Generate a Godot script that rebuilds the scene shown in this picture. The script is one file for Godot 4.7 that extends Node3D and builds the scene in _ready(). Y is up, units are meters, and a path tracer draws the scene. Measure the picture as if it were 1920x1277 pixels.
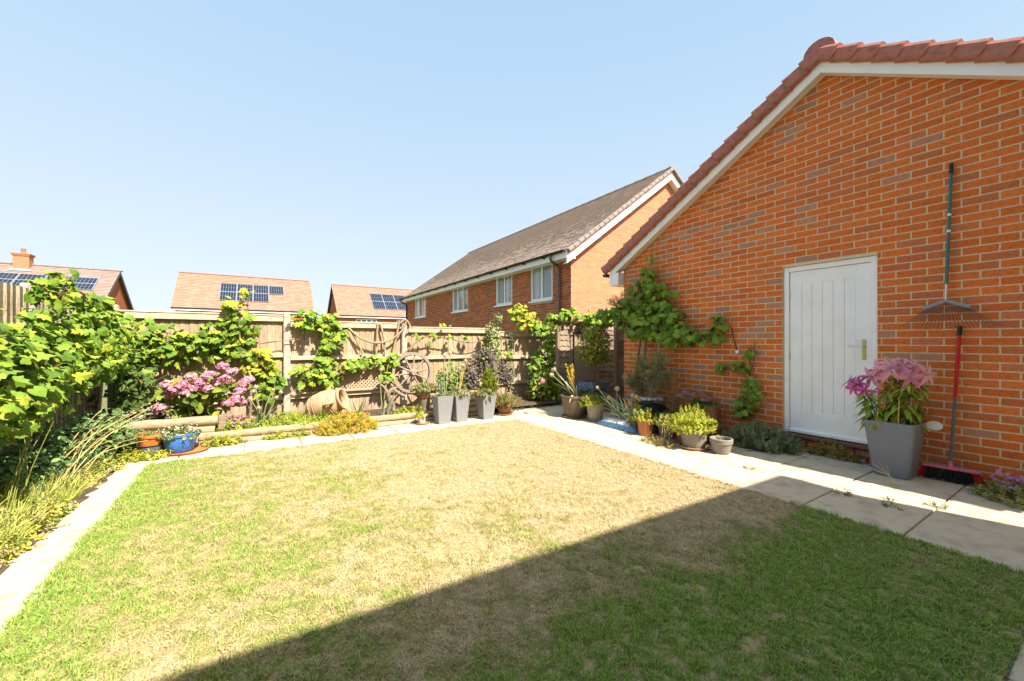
extends Node3D
# A walled back garden: brick garage, fence, lawn, pots and vines. Units are metres, y is up.
var rng := RandomNumberGenerator.new()
var org := {}
var taken := {}
var eye := Vector3(0, 1.28, 0)

class MB:
	var v := PackedVector3Array()
	var n := PackedVector3Array()
	var c := PackedColorArray()
	var ix := PackedInt32Array()
	var col := Color(1, 1, 1)
	func put(p: Vector3, nn: Vector3) -> int:
		v.append(p); n.append(nn); c.append(col)
		return v.size() - 1
	func tri(a: Vector3, b: Vector3, d: Vector3) -> void:
		var nn := (b - a).cross(d - a).normalized()
		var k := put(a, nn)
		put(b, nn); put(d, nn)
		ix.append(k); ix.append(k + 2); ix.append(k + 1)
	func quad(a: Vector3, b: Vector3, d: Vector3, e: Vector3) -> void:
		var nn := (d - a).cross(e - b).normalized()
		var k := put(a, nn)
		put(b, nn); put(d, nn); put(e, nn)
		ix.append(k); ix.append(k + 2); ix.append(k + 1)
		ix.append(k); ix.append(k + 3); ix.append(k + 2)
	func out(pts: Array, mid: Vector3) -> void:
		var cen := Vector3.ZERO
		for p in pts: cen += p
		cen /= pts.size()
		var nn: Vector3 = (pts[1] - pts[0]).cross(pts[2] - pts[0])
		if nn.dot(cen - mid) < 0.0: pts.reverse()
		if pts.size() == 3: tri(pts[0], pts[1], pts[2])
		else: quad(pts[0], pts[1], pts[2], pts[3])
	func box(t: Transform3D, size: Vector3, bev := 0.0) -> void:
		var h := size * 0.5
		var b := minf(bev, minf(h.x, minf(h.y, h.z)) * 0.9)
		var o := t.origin
		for ax in 3:
			var u := (ax + 1) % 3
			var w := (ax + 2) % 3
			for s in [-1.0, 1.0]:
				var q := []
				for e in [[-1.0, -1.0], [1.0, -1.0], [1.0, 1.0], [-1.0, 1.0]]:
					var p := Vector3.ZERO
					p[ax] = s * h[ax]; p[u] = e[0] * (h[u] - b); p[w] = e[1] * (h[w] - b)
					q.append(t * p)
				out(q, o)
				if b > 0.0:
					for s2 in [-1.0, 1.0]:
						var q2 := []
						for e in [[0, -1.0], [0, 1.0], [1, 1.0], [1, -1.0]]:
							var p := Vector3.ZERO
							p[w] = e[1] * (h[w] - b)
							if e[0] == 0:
								p[ax] = s * h[ax]; p[u] = s2 * (h[u] - b)
							else:
								p[ax] = s * (h[ax] - b); p[u] = s2 * h[u]
							q2.append(t * p)
						out(q2, o)
		if b > 0.0:
			for sx in [-1.0, 1.0]:
				for sy in [-1.0, 1.0]:
					for sz in [-1.0, 1.0]:
						out([t * Vector3(sx * h.x, sy * (h.y - b), sz * (h.z - b)), t * Vector3(sx * (h.x - b), sy * h.y, sz * (h.z - b)), t * Vector3(sx * (h.x - b), sy * (h.y - b), sz * h.z)], o)
	func bx(x0: float, x1: float, y0: float, y1: float, z0: float, z1: float, bev := 0.0) -> void:
		box(Transform3D(Basis.IDENTITY, Vector3((x0 + x1) / 2, (y0 + y1) / 2, (z0 + z1) / 2)), Vector3(absf(x1 - x0), absf(y1 - y0), absf(z1 - z0)), bev)
	func rings(rs: Array, closed := true) -> void:
		# each ring is an array of points; neighbours are joined with smooth sides
		var m: int = rs[0].size()
		var base := v.size()
		for r in rs.size():
			var r0: Array = rs[maxi(r - 1, 0)]
			var r1: Array = rs[mini(r + 1, rs.size() - 1)]
			for k in m:
				var along: Vector3 = r1[k] - r0[k]
				var kk0 := (k - 1 + m) % m if closed else maxi(k - 1, 0)
				var kk1 := (k + 1) % m if closed else mini(k + 1, m - 1)
				var around: Vector3 = rs[r][kk1] - rs[r][kk0]
				if around.length() < 1e-7:
					around = r1[kk1] - r1[kk0] if r == 0 else r0[kk1] - r0[kk0]
				put(rs[r][k], around.cross(along).normalized() if around.cross(along).length() > 1e-12 else Vector3.UP)
		for r in rs.size() - 1:
			for k in (m if closed else m - 1):
				var a := base + r * m + k
				var b := base + r * m + (k + 1) % m
				ix.append(a); ix.append(b + m); ix.append(b)
				ix.append(a); ix.append(a + m); ix.append(b + m)
	func tube(pts: Array, radii: Array, sides := 6, capped := true) -> void:
		var rs := []
		var up := Vector3(0.13, 0.97, 0.21)
		for i in pts.size():
			var d: Vector3 = (pts[mini(i + 1, pts.size() - 1)] - pts[maxi(i - 1, 0)]).normalized()
			if absf(d.dot(up)) > 0.95: up = Vector3(0.9, 0.1, 0.3).normalized()
			var u := up.cross(d).normalized()
			var w := d.cross(u).normalized()
			up = w
			var rr: float = radii[mini(i, radii.size() - 1)]
			var ring := []
			for k in sides:
				var a := TAU * k / sides
				ring.append(pts[i] + u * cos(a) * rr + w * sin(a) * rr)
			rs.append(ring)
		rings(rs)
		if capped:
			for e in [0, pts.size() - 1]:
				var r: Array = rs[e]
				var d2: Vector3 = pts[e] - pts[1 if e == 0 else e - 1]
				for k in sides:
					out([pts[e], r[k], r[(k + 1) % sides]], pts[e] - d2)
	func lathe(prof: Array, segs: int, t := Transform3D.IDENTITY, squash := 1.0) -> void:
		# prof: Vector2(radius, height); corners are kept crisp by repeating nothing: smooth along the profile pieces given
		for i in prof.size() - 1:
			var rs := []
			for p in [prof[i], prof[i + 1]]:
				var ring := []
				for k in segs:
					var a := TAU * k / segs
					ring.append(t * Vector3(p.x * cos(a), p.y, -p.x * sin(a) * squash))
				rs.append(ring)
			rings(rs)
	func blend(am: ArrayMesh, t: Transform3D) -> void:
		var ar := am.surface_get_arrays(0)
		var base := v.size()
		var vv: PackedVector3Array = ar[Mesh.ARRAY_VERTEX]
		var nn: PackedVector3Array = ar[Mesh.ARRAY_NORMAL]
		for i in vv.size():
			v.append(t * vv[i]); n.append((t.basis * nn[i]).normalized()); c.append(col)
		for k in ar[Mesh.ARRAY_INDEX]: ix.append(base + k)
	func mesh(m: Material = null, off := Vector3.ZERO) -> ArrayMesh:
		var ar := []
		ar.resize(Mesh.ARRAY_MAX)
		if off != Vector3.ZERO:
			for i in v.size(): v[i] -= off
		ar[Mesh.ARRAY_VERTEX] = v; ar[Mesh.ARRAY_NORMAL] = n; ar[Mesh.ARRAY_COLOR] = c; ar[Mesh.ARRAY_INDEX] = ix
		var am := ArrayMesh.new()
		am.add_surface_from_arrays(Mesh.PRIMITIVE_TRIANGLES, ar)
		if m: am.surface_set_material(0, m)
		return am

func V(x: float, y: float, z: float) -> Vector3: return Vector3(x, y, z)
func rr(a: float, b: float) -> float: return rng.randf_range(a, b)
func rv() -> Vector3:
	var p := Vector3(rng.randfn(), rng.randfn(), rng.randfn())
	return p.normalized() if p.length() > 1e-4 else Vector3.UP
func at_(p: Vector3, b := Basis.IDENTITY) -> Transform3D: return Transform3D(b, p)
func lin(r: float, g: float, b: float) -> Color: return Color(r, g, b).linear_to_srgb()

func numbered(called: String) -> String:
	if not taken.has(called):
		taken[called] = 0
		return called
	taken[called] += 1
	return "%s_%03d" % [called, taken[called]]
func thing(called: String, label: String, category: String, at := Vector3.ZERO, group := "") -> Node3D:
	var o := Node3D.new()
	o.name = numbered(called)
	add_child(o)
	o.position = at
	org[o] = at
	o.set_meta("label", label); o.set_meta("category", category)
	if group != "": o.set_meta("group", group)
	return o
func part(parent: Node3D, called: String, mb: MB, m: Material, kind := "") -> MeshInstance3D:
	var o := MeshInstance3D.new()
	o.name = called
	o.mesh = mb.mesh(m, org[parent])
	parent.add_child(o, true)
	org[o] = org[parent]
	if kind != "": o.set_meta("kind", kind)
	return o
func holder(parent: Node3D, called: String) -> Node3D:
	var o := Node3D.new()
	o.name = called
	parent.add_child(o, true)
	org[o] = org[parent]
	return o
func piece(parent: Node3D, called: String, mesh: Mesh, t: Transform3D, m: Material = null) -> MeshInstance3D:
	var o := MeshInstance3D.new()
	o.name = called
	o.mesh = mesh
	if m: o.material_override = m
	parent.add_child(o, true)
	o.transform = Transform3D(t.basis, t.origin - org[parent])
	return o
func struct_node(called: String, mb: MB, m: Material) -> MeshInstance3D:
	var o := MeshInstance3D.new()
	o.name = called
	o.mesh = mb.mesh(m)
	o.set_meta("kind", "structure")
	add_child(o)
	org[o] = Vector3.ZERO
	return o

# ---------- textures and materials ----------
func ramp(stops: Array) -> Gradient:
	var g := Gradient.new()
	var off := PackedFloat32Array()
	var cs := PackedColorArray()
	for s in stops:
		off.append(s[0]); cs.append(lin(s[1], s[2], s[3]))
	g.offsets = off; g.colors = cs
	return g
func noise_tex(seed_: int, freq: float, stops: Array, octaves := 4, size := 512, kind := FastNoiseLite.TYPE_SIMPLEX_SMOOTH) -> NoiseTexture2D:
	var f := FastNoiseLite.new()
	f.seed = seed_; f.frequency = freq; f.fractal_octaves = octaves; f.noise_type = kind
	var t := NoiseTexture2D.new()
	t.width = size; t.height = size; t.seamless = true; t.noise = f; t.color_ramp = ramp(stops)
	return t
func bump_tex(seed_: int, freq: float, strength: float, octaves := 4, size := 512, kind := FastNoiseLite.TYPE_SIMPLEX_SMOOTH) -> NoiseTexture2D:
	var f := FastNoiseLite.new()
	f.seed = seed_; f.frequency = freq; f.fractal_octaves = octaves; f.noise_type = kind
	var t := NoiseTexture2D.new()
	t.width = size; t.height = size; t.seamless = true; t.noise = f; t.as_normal_map = true; t.bump_strength = strength
	return t
func mt(r: float, g: float, b: float, rough := 0.8, o := {}) -> StandardMaterial3D:
	var m := StandardMaterial3D.new()
	m.albedo_color = lin(r, g, b)
	m.roughness = rough
	m.metallic_specular = o.get("spec", 0.4)
	m.metallic = o.get("metal", 0.0)
	if o.get("vc", false): m.vertex_color_use_as_albedo = true
	if o.has("tex") or o.has("nrm"):
		m.uv1_triplanar = true
		m.uv1_world_triplanar = o.get("world", true)
		var s = o.get("s", 1.0)
		m.uv1_scale = s if s is Vector3 else Vector3.ONE * s
	if o.has("tex"): m.albedo_texture = o.tex
	if o.has("nrm"):
		m.normal_enabled = true
		m.normal_texture = o.nrm
		m.normal_scale = o.get("ns", 1.0)
	if o.has("back"):
		m.backlight_enabled = true
		m.backlight = o.back
	return m
var T := {}
var M := {}
func make_materials() -> void:
	T.grain = noise_tex(1, 0.03, [[0.0, 0.72, 0.72, 0.72], [0.5, 0.95, 0.95, 0.95], [1.0, 1.1, 1.1, 1.1]], 5)
	T.brick = noise_tex(2, 0.012, [[0.0, 0.66, 0.85, 1.3], [0.26, 0.78, 0.92, 1.2], [0.38, 1.0, 0.95, 0.9], [0.66, 1.0, 1.0, 1.0], [0.82, 1.0, 1.2, 1.3], [1.0, 0.82, 0.82, 0.82]], 5, 1024)
	T.bump = bump_tex(3, 0.05, 5.0, 4)
	T.rough = bump_tex(4, 0.02, 10.0, 5)
	T.wood = noise_tex(5, 0.012, [[0.0, 0.55, 0.5, 0.45], [0.35, 0.8, 0.78, 0.74], [0.6, 1.0, 1.0, 1.0], [1.0, 1.22, 1.18, 1.1]], 5)
	T.slab = noise_tex(6, 0.006, [[0.0, 0.66, 0.63, 0.58], [0.3, 0.88, 0.85, 0.8], [0.55, 1.0, 1.0, 1.0], [0.8, 1.04, 1.0, 0.92], [1.0, 0.9, 0.8, 0.66]], 6, 1024)
	T.slabn = bump_tex(7, 0.008, 9.0, 6, 1024)
	T.stain = noise_tex(8, 0.01, [[0.0, 0.6, 0.62, 0.6], [0.4, 0.9, 0.9, 0.9], [0.6, 1.0, 1.0, 1.0], [1.0, 1.12, 1.1, 1.06]], 6)
	T.faint = noise_tex(18, 0.01, [[0.0, 0.93, 0.93, 0.92], [0.5, 0.99, 0.99, 0.99], [1.0, 1.03, 1.03, 1.03]], 5)
	T.leaf = noise_tex(21, 0.02, [[0.0, 0.62, 0.7, 0.6], [0.4, 0.92, 0.95, 0.9], [0.6, 1.0, 1.0, 1.0], [0.85, 1.12, 1.06, 1.0], [1.0, 1.3, 1.05, 0.9]], 5)
	T.soil = noise_tex(9, 0.02, [[0.0, 0.5, 0.5, 0.5], [0.5, 1.0, 1.0, 1.0], [1.0, 1.5, 1.4, 1.3]], 5)
	T.weave = weave_tex()
	M.brick = mt(1, 1, 1, 0.88, {"vc": true, "tex": T.brick, "s": 1.9, "nrm": T.bump, "ns": 0.7, "spec": 0.25})
	M.far_brick = mt(1, 1, 1, 0.9, {"vc": true, "tex": T.brick, "s": 1.1, "spec": 0.25})
	M.mortar = mt(0.72, 0.585, 0.385, 0.95, {"tex": T.grain, "s": 3.0, "nrm": T.bump, "ns": 0.8, "spec": 0.2})
	M.far_mortar = mt(0.60, 0.47, 0.35, 0.95, {"tex": T.grain, "s": 1.0})
	M.upvc = mt(0.88, 0.88, 0.89, 0.35, {"tex": T.faint, "s": 0.6})
	M.soffit = mt(0.78, 0.76, 0.70, 0.5, {"tex": T.faint, "s": 0.5})
	M.tile = mt(0.42, 0.165, 0.125, 0.75, {"tex": T.stain, "s": 2.2, "nrm": T.bump, "ns": 0.5})
	M.roof = mt(1, 1, 1, 0.85, {"vc": true, "tex": T.faint, "s": 0.7})
	M.black = mt(0.018, 0.018, 0.02, 0.4)
	M.metal = mt(0.6, 0.6, 0.6, 0.3, {"metal": 1.0})
	M.brass = mt(0.62, 0.50, 0.22, 0.28, {"metal": 1.0})
	M.lead = mt(0.25, 0.26, 0.28, 0.6)
	M.glass = mt(0.05, 0.06, 0.07, 0.04, {"spec": 0.9})
	M.room = mt(0.05, 0.045, 0.04, 0.9)
	M.curtain = mt(0.55, 0.57, 0.6, 0.9)
	M.cell = mt(0.012, 0.016, 0.035, 0.12, {"spec": 0.6})
	M.panel = mt(0.2, 0.22, 0.26, 0.4)
	M.slab = mt(0.50, 0.435, 0.335, 0.85, {"tex": T.slab, "s": 0.75, "nrm": T.slabn, "ns": 0.55, "spec": 0.3})
	M.joint = mt(0.26, 0.23, 0.18, 0.95, {"tex": T.soil, "s": 2.0})
	M.soil = mt(0.085, 0.06, 0.04, 0.97, {"tex": T.soil, "s": 2.5, "nrm": T.rough, "ns": 1.2})
	M.land = mt(0.12, 0.13, 0.05, 0.97, {"tex": T.soil, "s": 0.3})
	M.lawn = mt(0.36, 0.28, 0.14, 0.97, {"tex": T.soil, "s": 2.0, "nrm": T.rough, "ns": 1.0})
	M.pebble = mt(1, 1, 1, 0.7, {"vc": true, "tex": T.grain, "s": 12.0})
	M.concrete = mt(0.40, 0.38, 0.34, 0.9, {"tex": T.slab, "s": 1.6, "nrm": T.bump, "ns": 0.6})
	M.board = []
	for k in [[0.41, 0.305, 0.205], [0.37, 0.28, 0.19], [0.46, 0.345, 0.235], [0.35, 0.28, 0.21], [0.43, 0.335, 0.245]]:
		M.board.append(mt(k[0], k[1], k[2], 0.85, {"tex": T.wood, "s": V(9, 0.7, 9), "nrm": T.bump, "ns": 0.5, "spec": 0.25}))
	M.rail = mt(0.52, 0.43, 0.325, 0.85, {"tex": T.wood, "s": V(0.7, 9, 9), "nrm": T.bump, "ns": 0.5})
	M.grey_board = []
	for k in [[0.29, 0.22, 0.16], [0.24, 0.18, 0.135], [0.33, 0.26, 0.195]]:
		M.grey_board.append(mt(k[0], k[1], k[2], 0.9, {"tex": T.wood, "s": V(0.8, 10, 10), "nrm": T.bump, "ns": 0.7}))
	M.gate_board = mt(0.33, 0.26, 0.19, 0.9, {"tex": T.wood, "s": V(10, 0.8, 10), "nrm": T.bump, "ns": 0.6})
	M.log = mt(0.36, 0.27, 0.175, 0.85, {"tex": T.wood, "s": V(0.9, 8, 8), "nrm": T.rough, "ns": 0.5})
	M.bark = mt(0.23, 0.18, 0.135, 0.95, {"tex": T.grain, "s": V(6, 2, 6), "nrm": T.rough, "ns": 1.0})
	M.pale_bark = mt(0.33, 0.28, 0.23, 0.9, {"tex": T.grain, "s": V(9, 3, 9), "nrm": T.rough, "ns": 0.8})
	M.cane = mt(0.24, 0.15, 0.08, 0.9, {"tex": T.grain, "s": 8.0})
	M.terracotta = mt(0.46, 0.17, 0.065, 0.8, {"tex": T.stain, "s": 3.5, "nrm": T.bump, "ns": 0.35})
	M.old_terracotta = mt(0.40, 0.20, 0.12, 0.85, {"tex": T.stain, "s": 4.0, "nrm": T.bump, "ns": 0.4})
	M.ribbed_terracotta = mt(0.47, 0.21, 0.13, 0.8, {"tex": T.stain, "s": 2.0})
	M.orange_pot = mt(0.52, 0.16, 0.03, 0.6, {"tex": T.stain, "s": 3.0})
	M.jar = mt(0.47, 0.31, 0.19, 0.9, {"tex": T.stain, "s": 3.0, "nrm": T.bump, "ns": 0.6})
	M.blue_pot = mt(0.045, 0.17, 0.50, 0.3, {"tex": T.stain, "s": 4.0})
	M.grey_planter = mt(0.215, 0.225, 0.24, 0.55, {"tex": T.faint, "s": 2.0, "nrm": T.bump, "ns": 0.15})
	M.slate_planter = mt(0.13, 0.155, 0.18, 0.6, {"tex": T.stain, "s": 2.0, "nrm": T.bump, "ns": 0.3})
	M.black_pot = mt(0.035, 0.04, 0.05, 0.5, {"tex": T.stain, "s": 3.0})
	M.brown_pot = mt(0.16, 0.115, 0.085, 0.7, {"tex": T.stain, "s": 4.0, "nrm": T.bump, "ns": 0.3})
	M.dark_pot = mt(0.085, 0.05, 0.035, 0.55, {"tex": T.stain, "s": 4.0})
	M.grey_pot = mt(0.235, 0.215, 0.19, 0.75, {"tex": T.stain, "s": 5.0, "nrm": T.bump, "ns": 0.3})
	M.stone_pot = mt(0.33, 0.29, 0.22, 0.8, {"tex": T.stain, "s": 4.0, "nrm": T.bump, "ns": 0.4})
	M.white_pot = mt(0.48, 0.45, 0.40, 0.7, {"tex": T.stain, "s": 5.0})
	M.glazed_brown = mt(0.17, 0.085, 0.03, 0.3, {"tex": T.stain, "s": 5.0, "nrm": T.bump, "ns": 0.5})
	M.tub_wood = mt(0.27, 0.20, 0.13, 0.9, {"tex": T.stain, "s": 4.0, "nrm": T.rough, "ns": 0.8})
	M.compost = mt(0.035, 0.025, 0.018, 0.98, {"tex": T.soil, "s": 6.0, "nrm": T.rough, "ns": 1.0})
	M.weave = mt(0.19, 0.205, 0.235, 0.45, {"nrm": T.weave, "s": 4.0, "ns": 1.0, "world": false})
	M.rope = mt(0.36, 0.27, 0.17, 0.95, {"tex": T.grain, "s": 20.0})
	M.wheel = mt(0.30, 0.245, 0.195, 0.9, {"tex": T.grain, "s": 6.0, "nrm": T.bump, "ns": 0.6})
	M.red = mt(0.50, 0.012, 0.012, 0.3)
	M.pink = mt(0.60, 0.14, 0.20, 0.45)
	M.steel_blue = mt(0.10, 0.125, 0.15, 0.35)
	M.teal = mt(0.05, 0.16, 0.175, 0.4, {"tex": T.stain, "s": 5.0})
	M.white = mt(0.78, 0.78, 0.78, 0.5)
	M.bag_white = mt(0.55, 0.57, 0.60, 0.4, {"tex": T.stain, "s": 6.0})
	M.bag_blue = mt(0.12, 0.23, 0.40, 0.35, {"tex": T.stain, "s": 6.0})
	M.straw = mt(0.58, 0.43, 0.19, 0.9)
	M.plank_brown = mt(0.16, 0.075, 0.055, 0.6, {"tex": T.stain, "s": 3.0})
	M.leaf = mt(1, 1, 1, 0.6, {"vc": true, "back": Color(0.55, 0.62, 0.25), "spec": 0.22, "tex": T.leaf, "s": 9.0})
	M.blade = mt(1, 1, 1, 0.7, {"vc": true, "back": Color(0.35, 0.38, 0.2), "spec": 0.25})
	M.petal = mt(1, 1, 1, 0.6, {"vc": true, "back": Color(0.5, 0.4, 0.45), "spec": 0.25})
	M.ridge_grey = mt(0.17, 0.125, 0.11, 0.85)
	M.board_pale = []
	for k in [[0.40, 0.33, 0.25], [0.36, 0.29, 0.215], [0.43, 0.36, 0.275]]:
		M.board_pale.append(mt(k[0], k[1], k[2], 0.85, {"tex": T.wood, "s": V(9, 0.7, 9), "nrm": T.bump, "ns": 0.5, "spec": 0.25}))
	M.trellis = mt(0.46, 0.34, 0.23, 0.9, {"tex": T.grain, "s": 6.0})
	M.stalk = mt(0.24, 0.27, 0.12, 0.8)
	M.dry_stalk = mt(0.42, 0.29, 0.10, 0.9)
	M.cobble = mt(0.62, 0.62, 0.62, 0.7, {"tex": T.stain, "s": 9.0})
	M.dry_brown = mt(0.33, 0.19, 0.085, 0.95)
	M.lily_stem = mt(0.15, 0.2, 0.04, 0.7)
	M.tine = mt(0.12, 0.11, 0.10, 0.5, {"metal": 0.6})
	M.stem = mt(1, 1, 1, 0.7, {"vc": true})
func weave_tex() -> ImageTexture:
	# relief of woven plastic strips
	var im := Image.create(256, 256, false, Image.FORMAT_RGB8)
	for y in 256:
		for x in 256:
			var row := y / 16
			var fx := fmod(x + (row % 2) * 16.0, 32.0) / 32.0
			var fy := fmod(y, 16.0) / 16.0
			var k := sin(fx * PI) * 0.6 + sin(fy * PI) * 0.4
			im.set_pixel(x, y, Color(k, k, k))
	im.bump_map_to_normal_map(6.0)
	return ImageTexture.create_from_image(im)
const XW := 5.46      # garden face of the garage wall
const GA := -1.938    # z of the garage ridge
const ZF := -7.25     # back fence
const XL := -1.75     # side fence
func _ready() -> void:
	rng.seed = 20240717
	var cam := Camera3D.new()
	cam.name = "camera"
	cam.fov = 80.8
	cam.near = 0.05
	cam.far = 600.0
	add_child(cam)
	cam.position = eye
	cam.rotation_degrees = Vector3(0.1, -32.3, 0)
	cam.current = true
	var env := Environment.new()
	env.background_mode = Environment.BG_SKY
	var sky := Sky.new()
	var sm := ProceduralSkyMaterial.new()
	sm.sky_top_color = lin(0.060, 0.094, 0.134)
	sm.sky_horizon_color = lin(0.138, 0.153, 0.163)
	sm.sky_curve = 0.3
	sm.sky_energy_multiplier = SKY_E
	sm.ground_horizon_color = lin(0.14, 0.13, 0.1)
	sm.ground_bottom_color = lin(0.1, 0.09, 0.07)
	sm.ground_energy_multiplier = SKY_E
	sm.sun_angle_max = 60.0
	sm.sun_curve = 0.35
	sm.sky_cover = thin_cloud()
	sky.sky_material = sm
	env.sky = sky
	env.tonemap_mode = Environment.TONE_MAPPER_LINEAR
	env.tonemap_exposure = EXPOSURE
	env.sdfgi_enabled = true
	env.ssao_enabled = true
	env.ssil_enabled = true
	var we := WorldEnvironment.new()
	we.name = "world_environment"
	we.environment = env
	add_child(we)
	var sun := DirectionalLight3D.new()
	sun.name = "sun"
	sun.light_energy = SUN_E
	sun.light_color = Color(1.0, 0.955, 0.88)
	sun.light_angular_distance = 0.5
	sun.shadow_enabled = true
	add_child(sun)
	sun.look_at_from_position(Vector3(2.08, 10, 7.6), Vector3.ZERO, Vector3.UP)
	make_materials()
	make_leaves()
	ground_and_paving()
	lawn()
	garage()
	own_house()
	neighbour_house()
	far_houses()
	fences()
	gate()
	back_bed()
	side_bed()
	vines()
	right_pots()
	wall_things()
	print("built, nodes: ", get_child_count())
const SKY_E := 1.0
const EXPOSURE := 6.8
const SUN_E := 0.62

func thin_cloud() -> ImageTexture:
	# a nearly clear summer sky: the faintest veil and one small wisp
	var f := FastNoiseLite.new()
	f.seed = 5; f.frequency = 0.012; f.fractal_octaves = 5
	var im := Image.create(1024, 512, false, Image.FORMAT_RGBA8)
	for y in 256:
		for x in 1024:
			var a := TAU * x / 1024.0
			var n := f.get_noise_3d(cos(a) * 160.0, y * 1.6, sin(a) * 160.0)
			var v := clampf(n * 1.6, 0.0, 1.0) * 0.0035 * smoothstep(10.0, 60.0, float(y))
			var dx := (x - 481.0) / 9.0
			var dy := (y - 211.0 - dx * 0.5) / 1.7
			v += 0.09 * exp(-(dx * dx + dy * dy)) * clampf(0.7 + 1.5 * f.get_noise_2d(x * 9.0, y * 14.0), 0.0, 1.0)
			im.set_pixel(x, y, Color(1, 1, 1, v))
	return ImageTexture.create_from_image(im)

# ---------- ground, paving, lawn ----------
func slab_mesh(w: float, d: float, k: int) -> ArrayMesh:
	var mb := MB.new()
	rng.seed = 500 + k
	mb.box(at_(V(0, -0.02, 0)), V(w - 0.012, 0.05, d - 0.012), 0.005)
	return mb.mesh(M.slab)
func ground_and_paving() -> void:
	var g := MB.new()
	g.quad(V(-260, -0.06, 120), V(260, -0.06, 120), V(260, -0.06, -320), V(-260, -0.06, -320))
	struct_node("ground", g, M.land)
	var beds := MB.new()
	# soil of the back bed, of its higher end and of the side bed, as low uneven banks
	for b in [[-0.42, 5.2, -7.2, -6.2, 0.10], [-1.72, -0.44, -7.2, -6.3, 0.31], [-1.72, -1.12, -6.3, 0.3, 0.015], [3.6, 5.3, -7.2, -6.3, 0.0]]:
		var nx := int((b[1] - b[0]) / 0.12) + 2
		var nz := int((b[3] - b[2]) / 0.12) + 2
		var h := []
		for i in nx + 1:
			var col := []
			for j in nz + 1:
				var x: float = lerpf(b[0], b[1], float(i) / nx)
				var z: float = lerpf(b[2], b[3], float(j) / nz)
				col.append(V(x, b[4] + rr(-0.015, 0.02) if i > 0 and j > 0 and i < nx and j < nz else b[4] - 0.03, z))
			h.append(col)
		for i in nx:
			for j in nz: beds.quad(h[i][j + 1], h[i + 1][j + 1], h[i + 1][j], h[i][j])
	struct_node("soil", beds, M.soil)
	var base := MB.new()
	base.bx(-2.4, 5.46, -0.05, -0.012, -6.4, 2.1)
	struct_node("path_bed", base, M.joint)
	var path := Node3D.new()
	path.name = "path"
	path.set_meta("kind", "structure")
	add_child(path)
	org[path] = Vector3.ZERO
	var meshes := {}
	var cols := [[3.53, 4.12], [4.12, 4.68], [4.68, 5.28]]
	var spots := []
	for c in cols:
		for k in 9:
			spots.append([c[0], c[1], -0.27 - 0.58 * (k + 1), -0.27 - 0.58 * k])
	for k in 9:
		var x0 := -1.35 + k * 0.6
		spots.append([x0, minf(x0 + 0.6, 3.53), -6.08, -5.49])
	for k in 3:
		spots.append([3.53 + k * 0.585, 3.53 + (k + 1) * 0.585, -6.07, -5.49])
		spots.append([3.9 + k * 0.55, 3.9 + (k + 1) * 0.55, -6.66, -6.07])
	for k in 10:
		spots.append([-1.46, -0.93, -5.49 + k * 0.57, -5.49 + (k + 1) * 0.57])
	for i in 12:
		for j in 4:
			spots.append([-1.7 + i * 0.585, -1.7 + (i + 1) * 0.585, -0.285 + j * 0.58, -0.285 + (j + 1) * 0.58])
	var tilt := 0
	for s in spots:
		var w: float = snappedf(s[1] - s[0], 0.005)
		var d: float = snappedf(s[3] - s[2], 0.005)
		var key := "%.3f_%.3f" % [w, d]
		if not meshes.has(key): meshes[key] = slab_mesh(w, d, meshes.size())
		rng.seed = 900 + tilt
		tilt += 1
		var b := Basis.from_euler(V(rr(-0.004, 0.004), 0, rr(-0.004, 0.004)))
		piece(path, "slab", meshes[key], at_(V((s[0] + s[1]) / 2, rr(-0.001, 0.003), (s[2] + s[3]) / 2), b))
	# pebbles along the garage wall
	rng.seed = 41
	var gr := MB.new()
	for k in 520:
		var p := V(rr(5.29, 5.45), rr(-0.008, 0.006), rr(-4.9, 1.0))
		var t := rr(0.2, 0.62)
		gr.col = Color(t, t * rr(0.84, 0.97), t * rr(0.66, 0.9)) * 0.75
		stone(gr, p, V(rr(0.01, 0.024), rr(0.007, 0.014), rr(0.01, 0.026)))
	var go := struct_node("gravel", gr, M.pebble)
	go.set_meta("kind", "stuff")
	go.set_meta("label", "small mixed pebbles filling the strip between path and garage wall")
	go.set_meta("category", "gravel")
func stone(mb: MB, p: Vector3, r: Vector3, sides := 6) -> void:
	var rs := []
	var yaw := rr(0, TAU)
	for i in 5:
		var a := PI * i / 4 - PI / 2
		var ring := []
		for k in sides:
			var b := TAU * k / sides
			var q := V(cos(a) * cos(b) * r.x, sin(a) * r.y, -cos(a) * sin(b) * r.z)
			ring.append(p + q.rotated(Vector3.UP, yaw) * (1.0 if i == 0 or i == 4 else rr(0.86, 1.1)))
		rs.append(ring)
	mb.rings(rs)
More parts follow.
